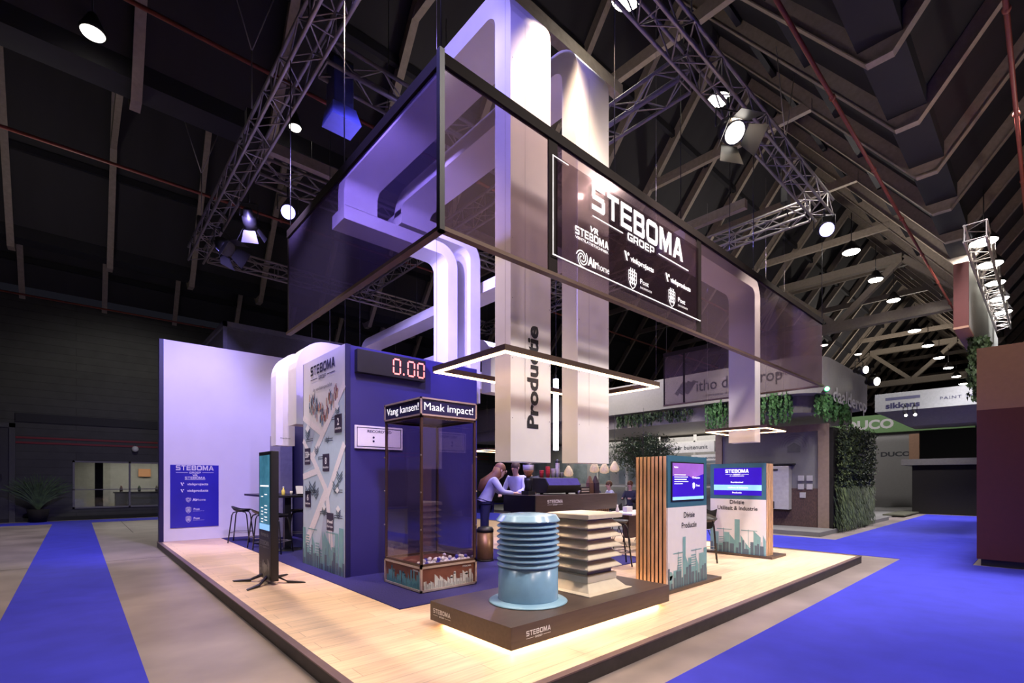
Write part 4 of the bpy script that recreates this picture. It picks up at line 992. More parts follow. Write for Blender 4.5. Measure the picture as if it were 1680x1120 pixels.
# high table left
t = thing('high_table', 'black high table with square legs beside the white wall', 'table', (3.1, 10.6, C))
MB().box(2.72, 3.50, 9.75, 11.75, 1.16, 1.20).build('tabletop', M_black, t, bevel=.004)
MB().box(3.02, 3.14, 9.98, 10.10, C+.02, 1.16).build('leg', M_black, t); MB().box(3.02, 3.14, 11.4, 11.52, C+.02, 1.16).build('leg', M_black, t)
MB().lathe((3.08, 10.04, C), [(.26, 0), (.26, .015), (.05, .022)], 24).build('base_plate', M_black, t); MB().lathe((3.08, 11.46, C), [(.26, 0), (.26, .015), (.05, .022)], 24).build('base_plate', M_black, t)
t = thing('bottle', 'yellow bottle on the high table', 'bottle', (3.0, 10.0, 1.2))
MB().lathe((3.0, 10.0, 1.2), [(.03, 0), (.034, .02), (.034, .09), (.014, .12), (.014, .15)], 14).build('bottle_body', mat('yellow_juice', (.7, .55, .1), .3), t); MB().lathe((3.0, 10.0, 1.35), [(.016, 0), (.016, .02)], 10).build('cap', M_txtw, t)
tag(MB().lathe((3.15, 10.0, 1.2), [(.022, 0), (.028, .08)], 14).build('cup', M_cup), 'small pale cup beside the yellow bottle', 'cup')
t = thing('flyer_holder', 'small stand with leaning white flyer on the high table', 'flyer stand', (3.3, 10.0, 1.2))
MB().box(3.24, 3.40, 9.93, 10.05, 1.2, 1.225).build('holder_base', M_black, t)
MB().hexa([(3.24, 9.97, 1.22), (3.38, 9.97, 1.22), (3.38, 9.98, 1.22), (3.24, 9.98, 1.22)], [(3.24, 10.03, 1.38), (3.38, 10.03, 1.38), (3.38, 10.04, 1.38), (3.24, 10.04, 1.38)]).build('flyer', M_panelw, t)
tag(MB().box(2.85, 2.95, 10.3, 10.45, 1.2, 1.215).build('notebook', M_panelw), 'flat white notebook on the high table', 'notebook')

# ---- long white table on the right and its stools
t = thing('high_table', 'long white topped table behind the beige vent with brown end', 'table', (8.2, 6.0, PT))
MB().box(7.3, 9.3, 4.95, 5.6, .87, .90).build('tabletop', M_panelw, t)
MB().box(7.6, 9.1, 5.22, 5.34, .42, .868).build('apron', M_plinth, t)
MB().box(8.2, 8.32, 5.22, 5.34, PT, .45).build('leg', M_black, t)
MB().box(8.95, 9.07, 5.22, 5.34, PT, .45).build('leg', M_black, t)
for i, (x, y, m_, lab) in enumerate(((7.50, 5.40, M_cup, 'small pale bottle at the left end of the white table'), (7.75, 5.35, M_panelw, 'white square napkin box on the white table'), (8.1, 5.3, M_cup, 'small pale bottle near the slatted kiosk on the white table'))):
    if i == 1: tag(MB().box(x-.09, x+.09, y-.05, y+.05, .90, 1.0).build('napkin_box', m_, bevel=.01), lab, 'box')
    else: tag(MB().lathe((x, y, .90), [(.03, 0), (.032, .05), (.014, .10), (.014, .14)], 12).build('bottle', m_), lab, 'bottle')
def wire_chair(x, y, rz, lab):
    t = thing('shell_chair', lab, 'chair', (x, y, PT), 'dark shell chairs at the white table')
    m = MB(); prof = []
    V = []; F = []; nn = 8
    path = [(.22, .44), (.0, .42), (-.18, .45), (-.24, .60), (-.27, .80)]
    for (px_, pz_) in path:
        for k in range(nn+1):
            q = (k/nn-.5)*2; V.append((x+px_*cos(rz)-q*.22*sin(rz), y+px_*sin(rz)+q*.22*cos(rz), PT+pz_+.06*q*q))
    for i in range(len(path)-1):
        for k in range(nn): F.append((i*(nn+1)+k, i*(nn+1)+k+1, (i+1)*(nn+1)+k+1, (i+1)*(nn+1)+k))
    m.add(V, F, True); o = m.build('seat_shell', M_blackm, t); md = o.modifiers.new('thick', 'SOLIDIFY'); md.thickness = .015
    for sx in (-1, 1):
        for sy in (-1, 1):
            a = Vector((sx*.10, sy*.10)); b = Vector((sx*.22, sy*.22)); R = lambda v: (x+v.x*cos(rz)-v.y*sin(rz), y+v.x*sin(rz)+v.y*cos(rz))
            MB().tube([(*R(a), PT+.42), (*R(b), PT)], .009, 6).build('leg', M_black, t)
for i, (x, y, rz) in enumerate(((8.2, 6.05, -1.6), (8.8, 6.1, -1.5), (9.5, 6.0, -1.6), (8.9, 4.5, 1.4))):
    wire_chair(x, y, rz, ['dark shell chair behind the left part of the white table', 'dark shell chair behind the middle of the white table', 'dark shell chair behind the right part of the white table', 'dark shell chair hidden behind the near kiosk'][i])

# ---- coffee bar
t = thing('coffee_bar', 'dark brown coffee bar with STEBOMA and slatted front', 'bar', (6.7, 6, C))
MB().box(5.62, 7.85, 5.66, 6.45, .95, 1.24).build('countertop', M_plinth, t, bevel=.004)
MB().box(5.60, 5.62, 5.66, 6.45, .95, 1.24).build('end_panel', M_black, t)
MB().box(5.72, 7.75, 5.80, 6.4, PT, .95).build('bar_body', M_blackm, t)
m = MB(); slats(m, 'X', 5.72, 7.75, 5.80, PT, .95, 34, .03); m.build('slat_front', M_woodv, t)
m = MB(); steboma(m, Fr((5.62, 5.66, .95), (1, 0, 0), (0, 0, 1)), .46, .155, .38); m.build('lettering', M_txtw, t)
BT = 1.24
t = thing('espresso_machine', 'wide dark espresso machine with violet sheen on the bar', 'espresso machine', (6.6, 6.1, BT))
def extr(prof, x0, x1):  # profile (y,z) extruded in x
    m = MB(); n_ = len(prof); m.add([(x0, y, z) for y, z in prof]+[(x1, y, z) for y, z in prof], [tuple(range(n_))[::-1], tuple(range(n_, 2*n_))]+[(i, (i+1) % n_, (i+1) % n_+n_, i+n_) for i in range(n_)]); return m
extr([(5.90, BT+.03), (5.84, BT+.16), (5.93, BT+.29), (6.35, BT+.30), (6.35, BT+.03)], 6.10, 6.98).build('machine_body', M_black, t, bevel=.006)
extr([(5.838, BT+.165), (5.925, BT+.288), (5.92, BT+.292), (5.832, BT+.167)], 6.12, 6.96).build('back_panel', mat('violet_sheen', (.12, .10, .38), .25, metal=.3), t)  # violet sheen is put into the colour of this panel
for x in (6.2, 6.88): MB().tube([(x, 6.1, BT), (x, 6.1, BT+.04)], .03, 8).build('foot', M_alu, t)
f = Fr((6.6, 5.9, BT+.18), (1, 0, 0), (0, .55, .83), .02); m = MB(); text(m, f, 'Steboma', .2, .04, .1, .018, .02); m.build('badge', M_txtw, t)
t = thing('coffee_grinder', 'coffee grinder with clear bean hopper on the bar', 'coffee grinder', (5.85, 6.05, BT))
MB().box(5.76, 5.92, 5.98, 6.16, BT, BT+.07).lathe((5.84, 6.07, BT+.07), [(.075, 0), (.06, .08), (.075, .16), (.07, .23)], 16).build('grinder_body', M_black, t)
MB().lathe((5.84, 6.07, BT+.30), [(.03, 0), (.085, .10), (.092, .13)], 18).build('bean_fill', mat('beans', (.30, .13, .05), .5, var=.5, scale=60), t)
MB().lathe((5.84, 6.07, BT+.43), [(.093, 0), (.098, .08), (.098, .09)], 18).build('hopper', mat('hopper_clear', (.75, .72, .78), .2), t)
MB().lathe((5.84, 6.07, BT+.52), [(.10, 0), (.095, .015)], 18).build('lid', M_black, t)
def cups(x, y, n_, m_, lab, r=.04, dark=False):
    for k in range(n_):
        z = BT+.30+k*.035
        o = MB().lathe((x, y, z), [(r*.75, 0), (r, .09), (r*1.04, .092), (r*1.04, .098)], 14).build('paper_cup', m_)
        tag(o, lab, 'cup', 'stacked paper cups on the espresso machine')
cups(6.62, 6.1, 6, M_cup, 'white paper cup in the tallest stack on the espresso machine')
cups(6.52, 6.12, 3, M_cup, 'white paper cup in the short stack beside the tall one')
cups(6.36, 6.1, 4, M_cupr, 'red paper cup in the stack on the espresso machine')
cups(6.26, 6.16, 2, M_cupr, 'red paper cup in the lowest stack at the left on the espresso machine')
cups(6.75, 6.12, 1, M_cup, 'single white cup right of the cup stacks')
tag(MB().lathe((6.62, 6.1, BT+.30+6*.035+.065), [(.045, 0), (.047, .02), (.03, .05), (.01, .06)], 12).build('black_cover', M_black), 'black lid on top of the tallest cup stack', 'lid')
for i, (x, lab) in enumerate(((7.42, 'brown coffee bag standing left of the black one on the bar'), (7.60, 'black pointed coffee bag at the right end of the bar'))):
    m = MB().hexa([(x-.06, 5.95, BT), (x+.07, 5.95, BT), (x+.07, 6.05, BT), (x-.06, 6.05, BT)], [(x-.055, 5.95, BT+.2), (x+.06, 5.95, BT+.2), (x+.06, 6.04, BT+.2), (x-.055, 6.04, BT+.2)])
    m.hexa([(x-.055, 5.95, BT+.2), (x+.06, 5.95, BT+.2), (x+.06, 6.04, BT+.2), (x-.055, 6.04, BT+.2)], [(x-.02, 5.99, BT+.34), (x+.02, 5.99, BT+.34), (x+.02, 6.0, BT+.34), (x-.02, 6.0, BT+.34)])
    tag(m.build('coffee_bag', mat('kraft_brown', (.20, .10, .07), .6) if i == 0 else M_kraft), lab, 'bag')
t = thing('biscuit_box', 'open dark box with pale biscuit rows on the bar', 'box', (7.15, 5.95, BT))
MB().box(7.02, 7.28, 5.88, 6.02, BT, BT+.13).build('box_body', M_kraft, t)
m = MB(); f = Fr((7.02, 5.88, BT), (1, 0, 0), (0, 0, 1)); m.rect(f, .02, .03, .24, .055); m.rect(f, .02, .075, .24, .10); m.build('biscuit_print', M_cup, t)
tag(MB().lathe((6.98, 5.9, BT), [(.02, 0), (.03, .05), (.032, .06)], 12).build('cup', M_panelw), 'white cup right of the espresso machine', 'cup')
# pedal bin
t = thing('pedal_bin', 'round bronze pedal bin with black lid by the game booth', 'bin', (5.16, 6.42, C))
MB().lathe((5.16, 6.42, C+.03), [(.135, 0), (.14, .02), (.14, .46)], 28).build('bin_body', M_gold, t)
MB().lathe((5.16, 6.42, C+.49), [(.145, 0), (.145, .04), (.12, .08), (.03, .095)], 28).build('lid', M_black, t)
MB().lathe((5.16, 6.42, C), [(.142, 0), (.142, .03)], 28).build('base', M_black, t)
t = thing('display_monitor', 'blue monitor behind the long haired woman', 'monitor', (6.3, 8.6, C))
MB().box(6.0, 6.9, 8.9, 8.94, 1.25, 1.72).build('screen_frame', M_navy, t); MB().box(6.04, 6.86, 8.89, 8.9, 1.29, 1.60).build('screen', mat('mon_dim', (.15, .2, .5), .3, emit=.3, ecol=(.2, .25, .7)), t); MB().box(6.42, 6.48, 8.92, 8.96, C, 1.3).build('pole', M_black, t)

# ================================================================== people
def skin_mesh(name, verts, edges, radii, m, parent, loc, rz, sub=2):
    me = bpy.data.meshes.new(name); me.from_pydata(verts, edges, []); me.materials.append(m)
    o = bpy.data.objects.new(name, me); COL.objects.link(o)
    md = o.modifiers.new('skin', 'SKIN'); md.use_smooth_shade = True
    for v, r in zip(me.skin_vertices[0].data, radii):
        v.radius = (r, r) if not isinstance(r, tuple) else r
    me.skin_vertices[0].data[0].use_root = True
    s = o.modifiers.new('sub', 'SUBSURF'); s.levels = sub; s.render_levels = sub
    ev = o.evaluated_get(bpy.context.evaluated_depsgraph_get()); me2 = bpy.data.meshes.new_from_object(ev)
    o.modifiers.clear(); o.data = me2
    me2.polygons.foreach_set('use_smooth', [True]*len(me2.polygons))
    o.parent = parent; return o
def person(label, loc, rz, J, shirt, trous, haircol, hair='short', seated=False, hands=True, group=None):
    """J: joint positions in the figure's own frame (+x = facing)"""
    t = thing('person', label, 'person', (0, 0, 0), group)
    V = Vector
    P = {k: V(v) for k, v in J.items()}
    names = ['pelvis', 'belly', 'chest', 'neck', 'headb']
    vs = [P['pelvis'], P['belly'], P['chest'], P['neck'], P['head']-V((0, 0, .10)), P['head'], P['head']+V((0, 0, .07))]
    rd = [(.13, .10), (.115, .09), (.14, .10), .052, .06, (.085, .095), (.065, .075)]
    es = [(0, 1), (1, 2), (2, 3), (3, 4), (4, 5), (5, 6)]
    for s in 'lr':
        n0 = len(vs); vs += [P['sh'+s], P['el'+s], P['wr'+s]]; rd += [.055, .042, .028]; es += [(2, n0), (n0, n0+1), (n0+1, n0+2)]
        d = (P['wr'+s]-P['el'+s]).normalized(); pal = P['wr'+s]+d*.07; vs.append(pal); rd.append((.035, .018)); es.append((n0+2, n0+3))
        side = d.cross(V((0, 0, 1))); side = side.normalized() if side.length > .1 else V((0, 1, 0))
        if hands:
            for q, l in zip((-1.5, -.5, .5, 1.5), (.055, .07, .075, .06)):
                i = len(vs); dn = V((0, 0, -.35)); vs += [pal+d*.03+side*q*.018, pal+d*(.03+l*.6)+side*q*.02+dn*.02, pal+d*(.03+l)+side*q*.02+dn*.07]
                rd += [.0095, .0085, .007]; es += [(n0+3, i), (i, i+1), (i+1, i+2)]
            i = len(vs); vs += [P['wr'+s]+d*.03+side*.035, P['wr'+s]+d*.075+side*.055]; rd += [.011, .009]; es += [(n0+2, i), (i, i+1)]
        n1 = len(vs); vs += [P['hip'+s], P['kn'+s], P['an'+s], P['an'+s]+V((.14, 0, -.045))]; rd += [.085, .058, .042, (.04, .028)]; es += [(0, n1), (n1, n1+1), (n1+1, n1+2), (n1+2, n1+3)]
    skin_mesh('body', vs, es, rd, M_skin, t, loc, rz)
    # shirt
    sv = [P['belly'], P['chest'], P['chest'].lerp(P['neck'], .55), P['pelvis']+V((0, 0, .06))]; sr = [(.15, .122), (.168, .125), .08, (.165, .132)]; se = [(0, 1), (1, 2), (0, 3)]
    for s in 'lr':
        i = len(sv); sv += [P['sh'+s], P['el'+s], P['wr'+s].lerp(P['el'+s], .12)]; sr += [.072, .055, .042]; se += [(1, i), (i, i+1), (i+1, i+2)]
    skin_mesh('shirt', sv, se, sr, shirt, t, loc, rz)
    tv = [P['pelvis']]; tr = [(.15, .118)]; te = []
    for s in 'lr':
        i = len(tv); tv += [P['hip'+s], P['kn'+s], P['an'+s]+V((0, 0, .02))]; tr += [.10, .072, .055]; te += [(0, i), (i, i+1), (i+1, i+2)]
    skin_mesh('trousers', tv, te, tr, trous, t, loc, rz)
    hm = mat('hair_%.2f' % sum(haircol), haircol, .6, var=.3, scale=30, stretch=(8, 8, 1))
    h = P['head']; m = MB(); m.ball((h.x-.018, h.y, h.z+.04), .105, 16, 10, (1.0, .88, 1.02))
    if hair == 'long': m.tube([h+V((-.04, 0, .05)), h+V((-.075, 0, -.06)), P['neck']+V((-.09, 0, -.02)), P['chest']+V((-.15, 0, .02)), P['chest'].lerp(P['belly'], .6)+V((-.17, 0, 0))], [.09, .10, .105, .10, .05], 14)
    m.build('hair', hm, t)
    m = MB(); e = h+V((.082, 0, .0))
    for s in (-1, 1): m.ball((e.x, s*.032+h.y, e.z+.012), .011, 8, 5)
    m.build('eyes', M_black, t)
    m = MB(); m.ball((e.x+.016, h.y, e.z-.018), .015, 8, 6, (1, .8, 1.4)); m.ball((h.x, h.y-.088, h.z-.005), .02, 8, 5, (.8, .4, 1.3)); m.ball((h.x, h.y+.088, h.z-.005), .02, 8, 5, (.8, .4, 1.3)); m.build('nose_and_ears', M_skin, t)
    MB().ball((e.x+.004, h.y, e.z-.055), .018, 8, 5, (.5, 1.3, .4)).build('mouth', mat('lips', (.4, .12, .1), .5), t)
    for s in 'lr':
        a = P['an'+s]; m = MB(); m.ball((a.x+.05, a.y, a.z-.055), .06, 10, 6, (2.2, .85, .75)); m.build('shoe', M_black, t)
    t.location = loc; t.rotation_euler = (0, 0, rz); return t
def stand_pose(lean=0, arm=0):
    l = lean
    return dict(pelvis=(0, 0, .95), belly=(.05*l, 0, 1.1), chest=(.22*l, 0, 1.32-.06*l), neck=(.36*l, 0, 1.50-.14*l), head=(.44*l+.02, 0, 1.64-.17*l),
        shl=(.24*l, .19, 1.42-.10*l), shr=(.24*l, -.19, 1.42-.10*l), ell=(.1*arm+.35*l, .25, 1.16-.02*l), elr=(.1*arm+.35*l, -.25, 1.16-.02*l), wrl=(.3*arm+.55*l, .18, .98+.12*arm+.12*l), wrr=(.3*arm+.55*l, -.18, .98+.12*arm+.12*l),
        hipl=(0, .09, .9), hipr=(0, -.09, .9), knl=(.02, .10, .5), knr=(-.03, -.10, .5), anl=(-.02, .11, .1), anr=(-.08, -.11, .1))
def sit_pose():
    return dict(pelvis=(0, 0, .52), belly=(.02, 0, .68), chest=(.05, 0, .90), neck=(.07, 0, 1.08), head=(.10, 0, 1.22), shl=(.05, .18, 1.0), shr=(.05, -.18, 1.0), ell=(.15, .24, .78), elr=(.15, -.24, .78),
        wrl=(.38, .12, .80), wrr=(.38, -.12, .80), hipl=(.03, .09, .5), hipr=(.03, -.09, .5), knl=(.42, .11, .5), knr=(.42, -.11, .5), anl=(.42, .11, .1), anr=(.42, -.11, .1))
M_sh1 = mat('shirt_lilac', (.42, .42, .62), .7); M_sh2 = mat('shirt_pale', (.5, .5, .66), .7); M_sh3 = mat('shirt_dark', (.03, .03, .05), .7); M_jean = mat('jeans', (.02, .02, .09), .8); M_trd = mat('trousers_dark', (.015, .015, .025), .8)
person('woman with long red-blond hair in a lilac shirt leaning on the bar end', (5.46, 6.80, C), -.55, stand_pose(.62, .6), M_sh1, M_jean, (.20, .085, .04), 'long')
person('man with short hair in a pale shirt behind the coffee bar', (6.9, 7.5, C), -2.9, stand_pose(.15, .8), M_sh2, M_trd, (.10, .06, .05))
person('person in black standing behind the coffee grinder', (7.75, 8.0, C), -2.6, stand_pose(.1, .8), M_sh3, M_trd, (.06, .03, .02))
crowd = [((11.9, 10.15), -2.6, M_sh3, 'visitor in dark clothes seated far behind the espresso machine'), ((12.2, 9.7), -2.2, M_sh3, 'seated visitor in dark clothes under the leftmost wooden pendant'),
         ((12.67, 9.35), 2.6, M_sh2, 'seated visitor in a pale shirt right of the espresso machine'), ((13.1, 8.9), -3.0, M_sh3, 'seated visitor in black behind the coffee bags'), ((13.75, 8.75), 3.0, M_sh3, 'seated visitor in black beside the olive tree')]
for i, (p, rz, sh, lab) in enumerate(crowd):
    t = person(lab, (p[0], p[1], .12 if p[0] > 14.4 else .12), rz, sit_pose(), sh, M_trd, (.05+.03*i, .03+.01*i, .02), 'short', hands=False)
    tag(MB().lathe((p[0], p[1], .12 if p[0] > 14.4 else .12), [(.18, 0), (.18, .02), (.03, .03), (.03, .36), (.19, .38), (.19, .42)], 16).build('stool', M_greyd), 'low round stool under a seated visitor', 'stool', 'stools under the seated visitors')

# ================================================================== neighbour stand (hedge and curved canopy)
NX, NY = 14.5, 4.05
t = thing('neighbour_floor', 'low grey kerbed floor of the hedge stand', 'platform', (NX, NY, 0))
MB().box(NX, 22.6, NY, 21, 0, .12).build('floor_slab', M_greyd, t, bevel=.004)
tag(MB().box(11.3, NX-.02, 7.7, 12.0, 0, .12).build('low_platform', M_greyd), 'low pale platform under the seated visitors', 'platform')
# canopy
t = thing('canopy', 'grey curved canopy fascia of the neighbouring stand', 'canopy', (NX, NY, 3.4))
def rbox(x0, x1, y0, y1, z0, z1, R, nseg=8):
    pts = []
    for cxx, cyy, a0 in ((x0+R, y0+R, pi), (x1-R, y0+R, 1.5*pi), (x1-R, y1-R, 0), (x0+R, y1-R, .5*pi)):
        for k in range(nseg+1): a = a0+k*pi/2/nseg; pts.append((cxx+R*cos(a), cyy+R*sin(a)))
    m = MB(); m.hexa([(p[0], p[1], z0) for p in pts], [(p[0], p[1], z1) for p in pts]); return m
rbox(NX, 20.2, NY, 20.5, 3.85, 4.85, .9).build('fascia', M_grey, t)
rbox(NX+.35, 19.8, NY+.35, 20.1, 3.38, 3.85, .8).build('lower_fascia', mat('fascia_warm', (.24, .22, .20), .6), t)
m = MB(); f = Fr((NX, 11.2, 4.0), (0, -1, 0), (0, 0, 1), .006); text(m, f, 'itho daalderop', 5.0, .28, 2.5, .36, .01); text(m, f, 'climate for life', 4.6, .08, 1.3, .08)
for k in range(3): m.flat(f, [(3.0+k*.17, .30), (3.12+k*.17, .22), (3.42+k*.17, .60), (3.30+k*.17, .66)])
m.build('lettering', M_txtk, t)
m = MB(); f = Fr((15.2, NY, 3.5), (1, 0, 0), (0, 0, 1), .02); text(m, f, 'daalderop', 2.2, .2, 3.6, .42, .02); m.build('side_lettering', mat('letter_white', (.5, .48, .48), .5), t)
def hanging(x0, x1, y0, y1, z, n_, seed, lab, length=(.25, .8), m_=M_leafb):
    r_ = random.Random(seed); m = MB()
    for q in range(n_):
        x, y = r_.uniform(x0, x1), r_.uniform(y0, y1); L = r_.uniform(*length); zz = z
        while zz > z-L:
            a = r_.uniform(0, 6.28); s = r_.uniform(.03, .07); dx, dy = cos(a)*s, sin(a)*s
            m.add([(x-dx*.4+dy*.3, y-dy*.4-dx*.3, zz), (x+dx, y+dy, zz-s*.5), (x+dx*.3, y+dy*.3, zz-s*1.8)], [(0, 1, 2)]); zz -= .035; x += r_.uniform(-.01, .01); y += r_.uniform(-.01, .01)
    return tag(m.build('hanging_ivy', m_), lab, 'plant', kind='stuff')
hanging(NX-.03, NX+.3, 4.8, 7.2, 3.95, 150, 1, 'bright green ivy trailing from the curved canopy, left of the green spotlight', (.25, .9))
hanging(NX-.03, NX+.3, 7.6, 10.6, 3.80, 110, 2, 'trailing ivy strip under the canopy right of the second column', (.1, .4), M_leaf)
hanging(NX-.03, NX+.3, 14.0, 16.5, 3.8, 140, 3, 'trailing ivy left of the lettered column', (.3, .9))
hanging(NX+.4, 17.5, NY-.03, NY+.3, 3.85, 90, 4, 'trailing ivy under the right corner of the canopy', (.2, .7))
# panel wall
t = thing('panel_wall', 'grey display wall framed in wood with white boiler and brown lower part', 'wall', (16, 5.9, .12))
MB().box(16.0, 16.3, 4.25, 7.5, .12, 3.1).build('wall_panel', M_greyd, t)
MB().box(15.93, 16.0, 4.22, 4.50, .12, 3.12).box(15.93, 16.0, 7.3, 7.52, .12, 3.12).box(15.93, 16.0, 4.5, 7.3, 2.92, 3.12).build('wood_frame', mat('frame_wood', (.20, .14, .11), .6), t)
MB().box(15.96, 16.0, 4.5, 7.3, .12, 1.25).build('brown_cladding', mat('brown_clad', (.06, .03, .025), .7, var=.4, scale=5, stretch=(1, 8, 3)), t)
m = MB(); f = Fr((16.0, 7.3, .12), (0, -1, 0), (0, 0, 1), .01)
for k in range(5):
    r_ = .12+k*.07; pr = None
    for q in range(13):
        a = pi*q/12; p = (2.15+r_*cos(a), 2.35+r_*sin(a))
        if pr: m.line(f, pr, p, .008)
        pr = p
text(m, f, 'ZEKER VAN EEN GOED KLIMAAT', 1.0, 1.9, 1.2, .06); text(m, f, 'DUURZAAM WONEN', .7, 1.75, .9, .05)
m.flat(f, [(1.97, 2.2), (2.33, 2.2), (2.33, 2.38), (2.15, 2.5), (1.97, 2.38)]); m.build('wall_print', mat('print_dim', (.09, .09, .09), .6), t)
t = thing('boiler', 'white rectangular boiler unit on the display wall', 'boiler', (15.8, 5.7, .8))
MB().box(15.72, 15.99, 5.2, 6.55, .62, 1.92).build('boiler_case', mat('boiler_white', (.36, .34, .34), .5), t, bevel=.01)
MB().box(15.70, 15.73, 5.6, 5.72, .64, .85).box(15.70, 15.73, 5.5, 5.78, 1.78, 1.83).build('control_slot', M_black, t); MB().box(15.7, 16.0, 5.1, 6.6, 1.96, 1.99).build('shelf', M_black, t)
for i, (y, z) in enumerate(((4.95, 1.55), (4.72, 1.55), (4.95, 1.30), (4.72, 1.30), (4.9, 1.05))): tag(MB().box(15.94, 15.99, y-.08, y+.08, z-.08, z+.08).build('thermostat', mat('boiler_white', (.36, .34, .34), .5), bevel=.01), 'small square white thermostat on the display wall', 'thermostat', 'thermostats beside the boiler')
# hedge wall
t = thing('hedge_wall', 'green plant wall at the corner of the neighbouring stand', 'plant wall', (17.5, 4.2, .12))
MB().box(15.95, 19.6, 4.12, 4.24, .12, 3.0).build('backing_board', M_blackm, t)
r_ = random.Random(9); mm = [MB(), MB()]
for q in range(9000):
    x = r_.uniform(15.92, 19.7); z = r_.uniform(.15, 3.05); y = 4.12-r_.uniform(0, .22); a = r_.uniform(0, 6.28); s = r_.uniform(.04, .10)
    if z > 1.7: y -= .1*r_.random()
    if z < 1.3: v = [(x, y, z), (x+s*.3, y-.02, z-s*.2), (x-s*.9, y-.06, z-s*2.0)]
    else: v = [(x, y, z), (x+cos(a)*s, y-.03, z+sin(a)*s), (x+cos(a+.9)*s*.8, y-.05, z+sin(a+.9)*s*.8)]
    mm[q % 2].add(v, [(0, 1, 2)])
mm[0].build('foliage', mat('hedge_dark', (.020, .035, .015), .7, var=.5, scale=2), t)['kind'] = 'stuff'
mm[1].build('foliage', mat('hedge_olive', (.050, .070, .022), .7, var=.5, scale=2), t)['kind'] = 'stuff'
m = MB(); f = Fr((17.6, 3.88, 2.1), (1, 0, 0), (0, 0, 1)); text(m, f, 'natuurlijk', .4, .15, .9, .10, .02); text(m, f, 'klimaat', .4, .0, .8, .09, .02); m.build('lettering', M_txtm, t)
# signs and back of that stand
M_sign = mat('sign_pale', (.30, .29, .28), .6)
for i, (x, y0, y1, z0, z1, s, lab) in enumerate(((17.5, 8.3, 10.8, 2.55, 2.95, 'op zonder buitenunit', 'pale sign reading op zonder buitenunit behind the tree'), (17.5, 7.6, 9.2, 2.22, 2.45, 'De warmtepomp', 'pale sign reading De warmtepomp under the upper one'))):
    t = thing('stand_sign', lab, 'sign', (x, y0, z0)); MB().box(x, x+.1, y0, y1, z0, z1).build('board', M_sign, t)
    m = MB(); text(m, Fr((x, y1, z0), (0, -1, 0), (0, 0, 1)), s, (y1-y0)/2, (z1-z0)*.3, (y1-y0)*.8, (z1-z0)*.4, .02); m.build('lettering', M_txtk, t)
t = thing('shelving', 'dark shelf frame behind the seated visitors', 'shelf', (18, 9, .12))
m = MB()
for y in (7.8, 9.4, 11.0, 12.6, 14.2): m.box(18.2, 18.3, y, y+.08, .12, 3.3)
for z in (1.2, 2.1, 3.0): m.box(18.2, 18.6, 7.8, 14.3, z, z+.05)
m.build('shelf_frame', M_sign, t)
t = thing('stand_partition', 'grey partition wall closing the neighbouring stand', 'wall', (19.2, 12, .12))
MB().box(19.0, 19.2, 7.5, 20, .12, 3.3).build('wall_panel', mat('part_grey', (.20, .19, .185), .6), t)
m = MB(); f = Fr((19.0, 19.5, .12), (0, -1, 0), (0, 0, 1))
for q in range(8): m.rect(f, .3+q*1.4, 1.2, 1.2+q*1.4, 2.4)
m.build('photo_print', mat('photo_dim', (.12, .14, .15), .6, var=.4, scale=2), t)
tag(MB().box(11.7, 13.6, 7.3, 7.6, .0, 1.16).build('planter_front', mat('planter_pale', (.34, .32, .36), .6)), 'long pale planter box in front of the seated visitors', 'planter')
hanging(11.7, 13.6, 7.32, 7.58, 1.36, 260, 6, 'low green plants in the pale planter', (.05, .2), M_leaf)
# olive tree
t = thing('olive_tree', 'dark leafy indoor tree above the seated visitors', 'tree', (13.3, 8.55, .12))
r_ = random.Random(12); m = MB(); m.tube([(13.3, 8.55, .12), (13.32, 8.53, 1.4), (13.3, 8.55, 2.0)], [.08, .06, .05], 8)
for q in range(12):
    a = q*.9; m.tube([(13.3, 8.55, 1.7+.03*q), (13.3+.5*cos(a), 8.55+.5*sin(a), 2.2+.04*q), (13.3+.9*cos(a), 8.55+.9*sin(a), 2.25+.05*q)], [.03, .02, .008], 5)
m.build('trunk', M_bark, t)
m = MB()
for q in range(6500):
    a = r_.uniform(0, 6.28); b = r_.uniform(-1, 1); R = r_.random()**.4
    lob = 1+.22*sin(a*3+1)+.15*sin(a*7); x = 13.3+1.0*R*lob*cos(a)*math.sqrt(1-b*b); y = 8.55+1.0*R*lob*sin(a)*math.sqrt(1-b*b); z = 2.28+.60*R*b*lob
    s = .05; u = Vector((r_.uniform(-1, 1), r_.uniform(-1, 1), r_.uniform(-1, 1))).normalized(); w_ = u.cross(Vector((.3, .5, .8))).normalized()
    p = Vector((x, y, z)); m.add([p-u*s*.9, p+w_*s*.3, p+u*s*.9, p-w_*s*.3], [(0, 1, 2, 3)])
m.build('foliage', M_leaf, t)['kind'] = 'stuff'
# wooden pendants
def pendant(x, y, z, lab):
    t = thing('pendant_lamp', lab, 'lamp', (x, y, z))
    MB().lathe((x, y, z), [(.05, 0), (.13, .03), (.15, .10), (.12, .20), (.06, .30), (.03, .34)], 18).build('lamp_shade', M_pend, t)
    MB().tube([(x, y, z+.33), (x, y, 3.5)], .006, 5).build('cable', M_black, t)
pendant(11.33, 9.98, 1.60, 'wooden pendant lamp low behind the cup stacks'); pendant(11.93, 9.45, 1.72, 'leftmost pear-shaped pendant just under the second column'); pendant(12.13, 9.22, 1.69, 'middle pear-shaped pendant under the second column')
pendant(12.35, 9.0, 1.74, 'right pear-shaped pendant beside the tree crown'); pendant(11.69, 7.55, 1.66, 'pear-shaped pendant half behind the slatted kiosk')
t = thing('green_spotlight', 'small spotlight glowing green at the right tip of the banner', 'spotlight', (10.5, 3.0, 3.2))
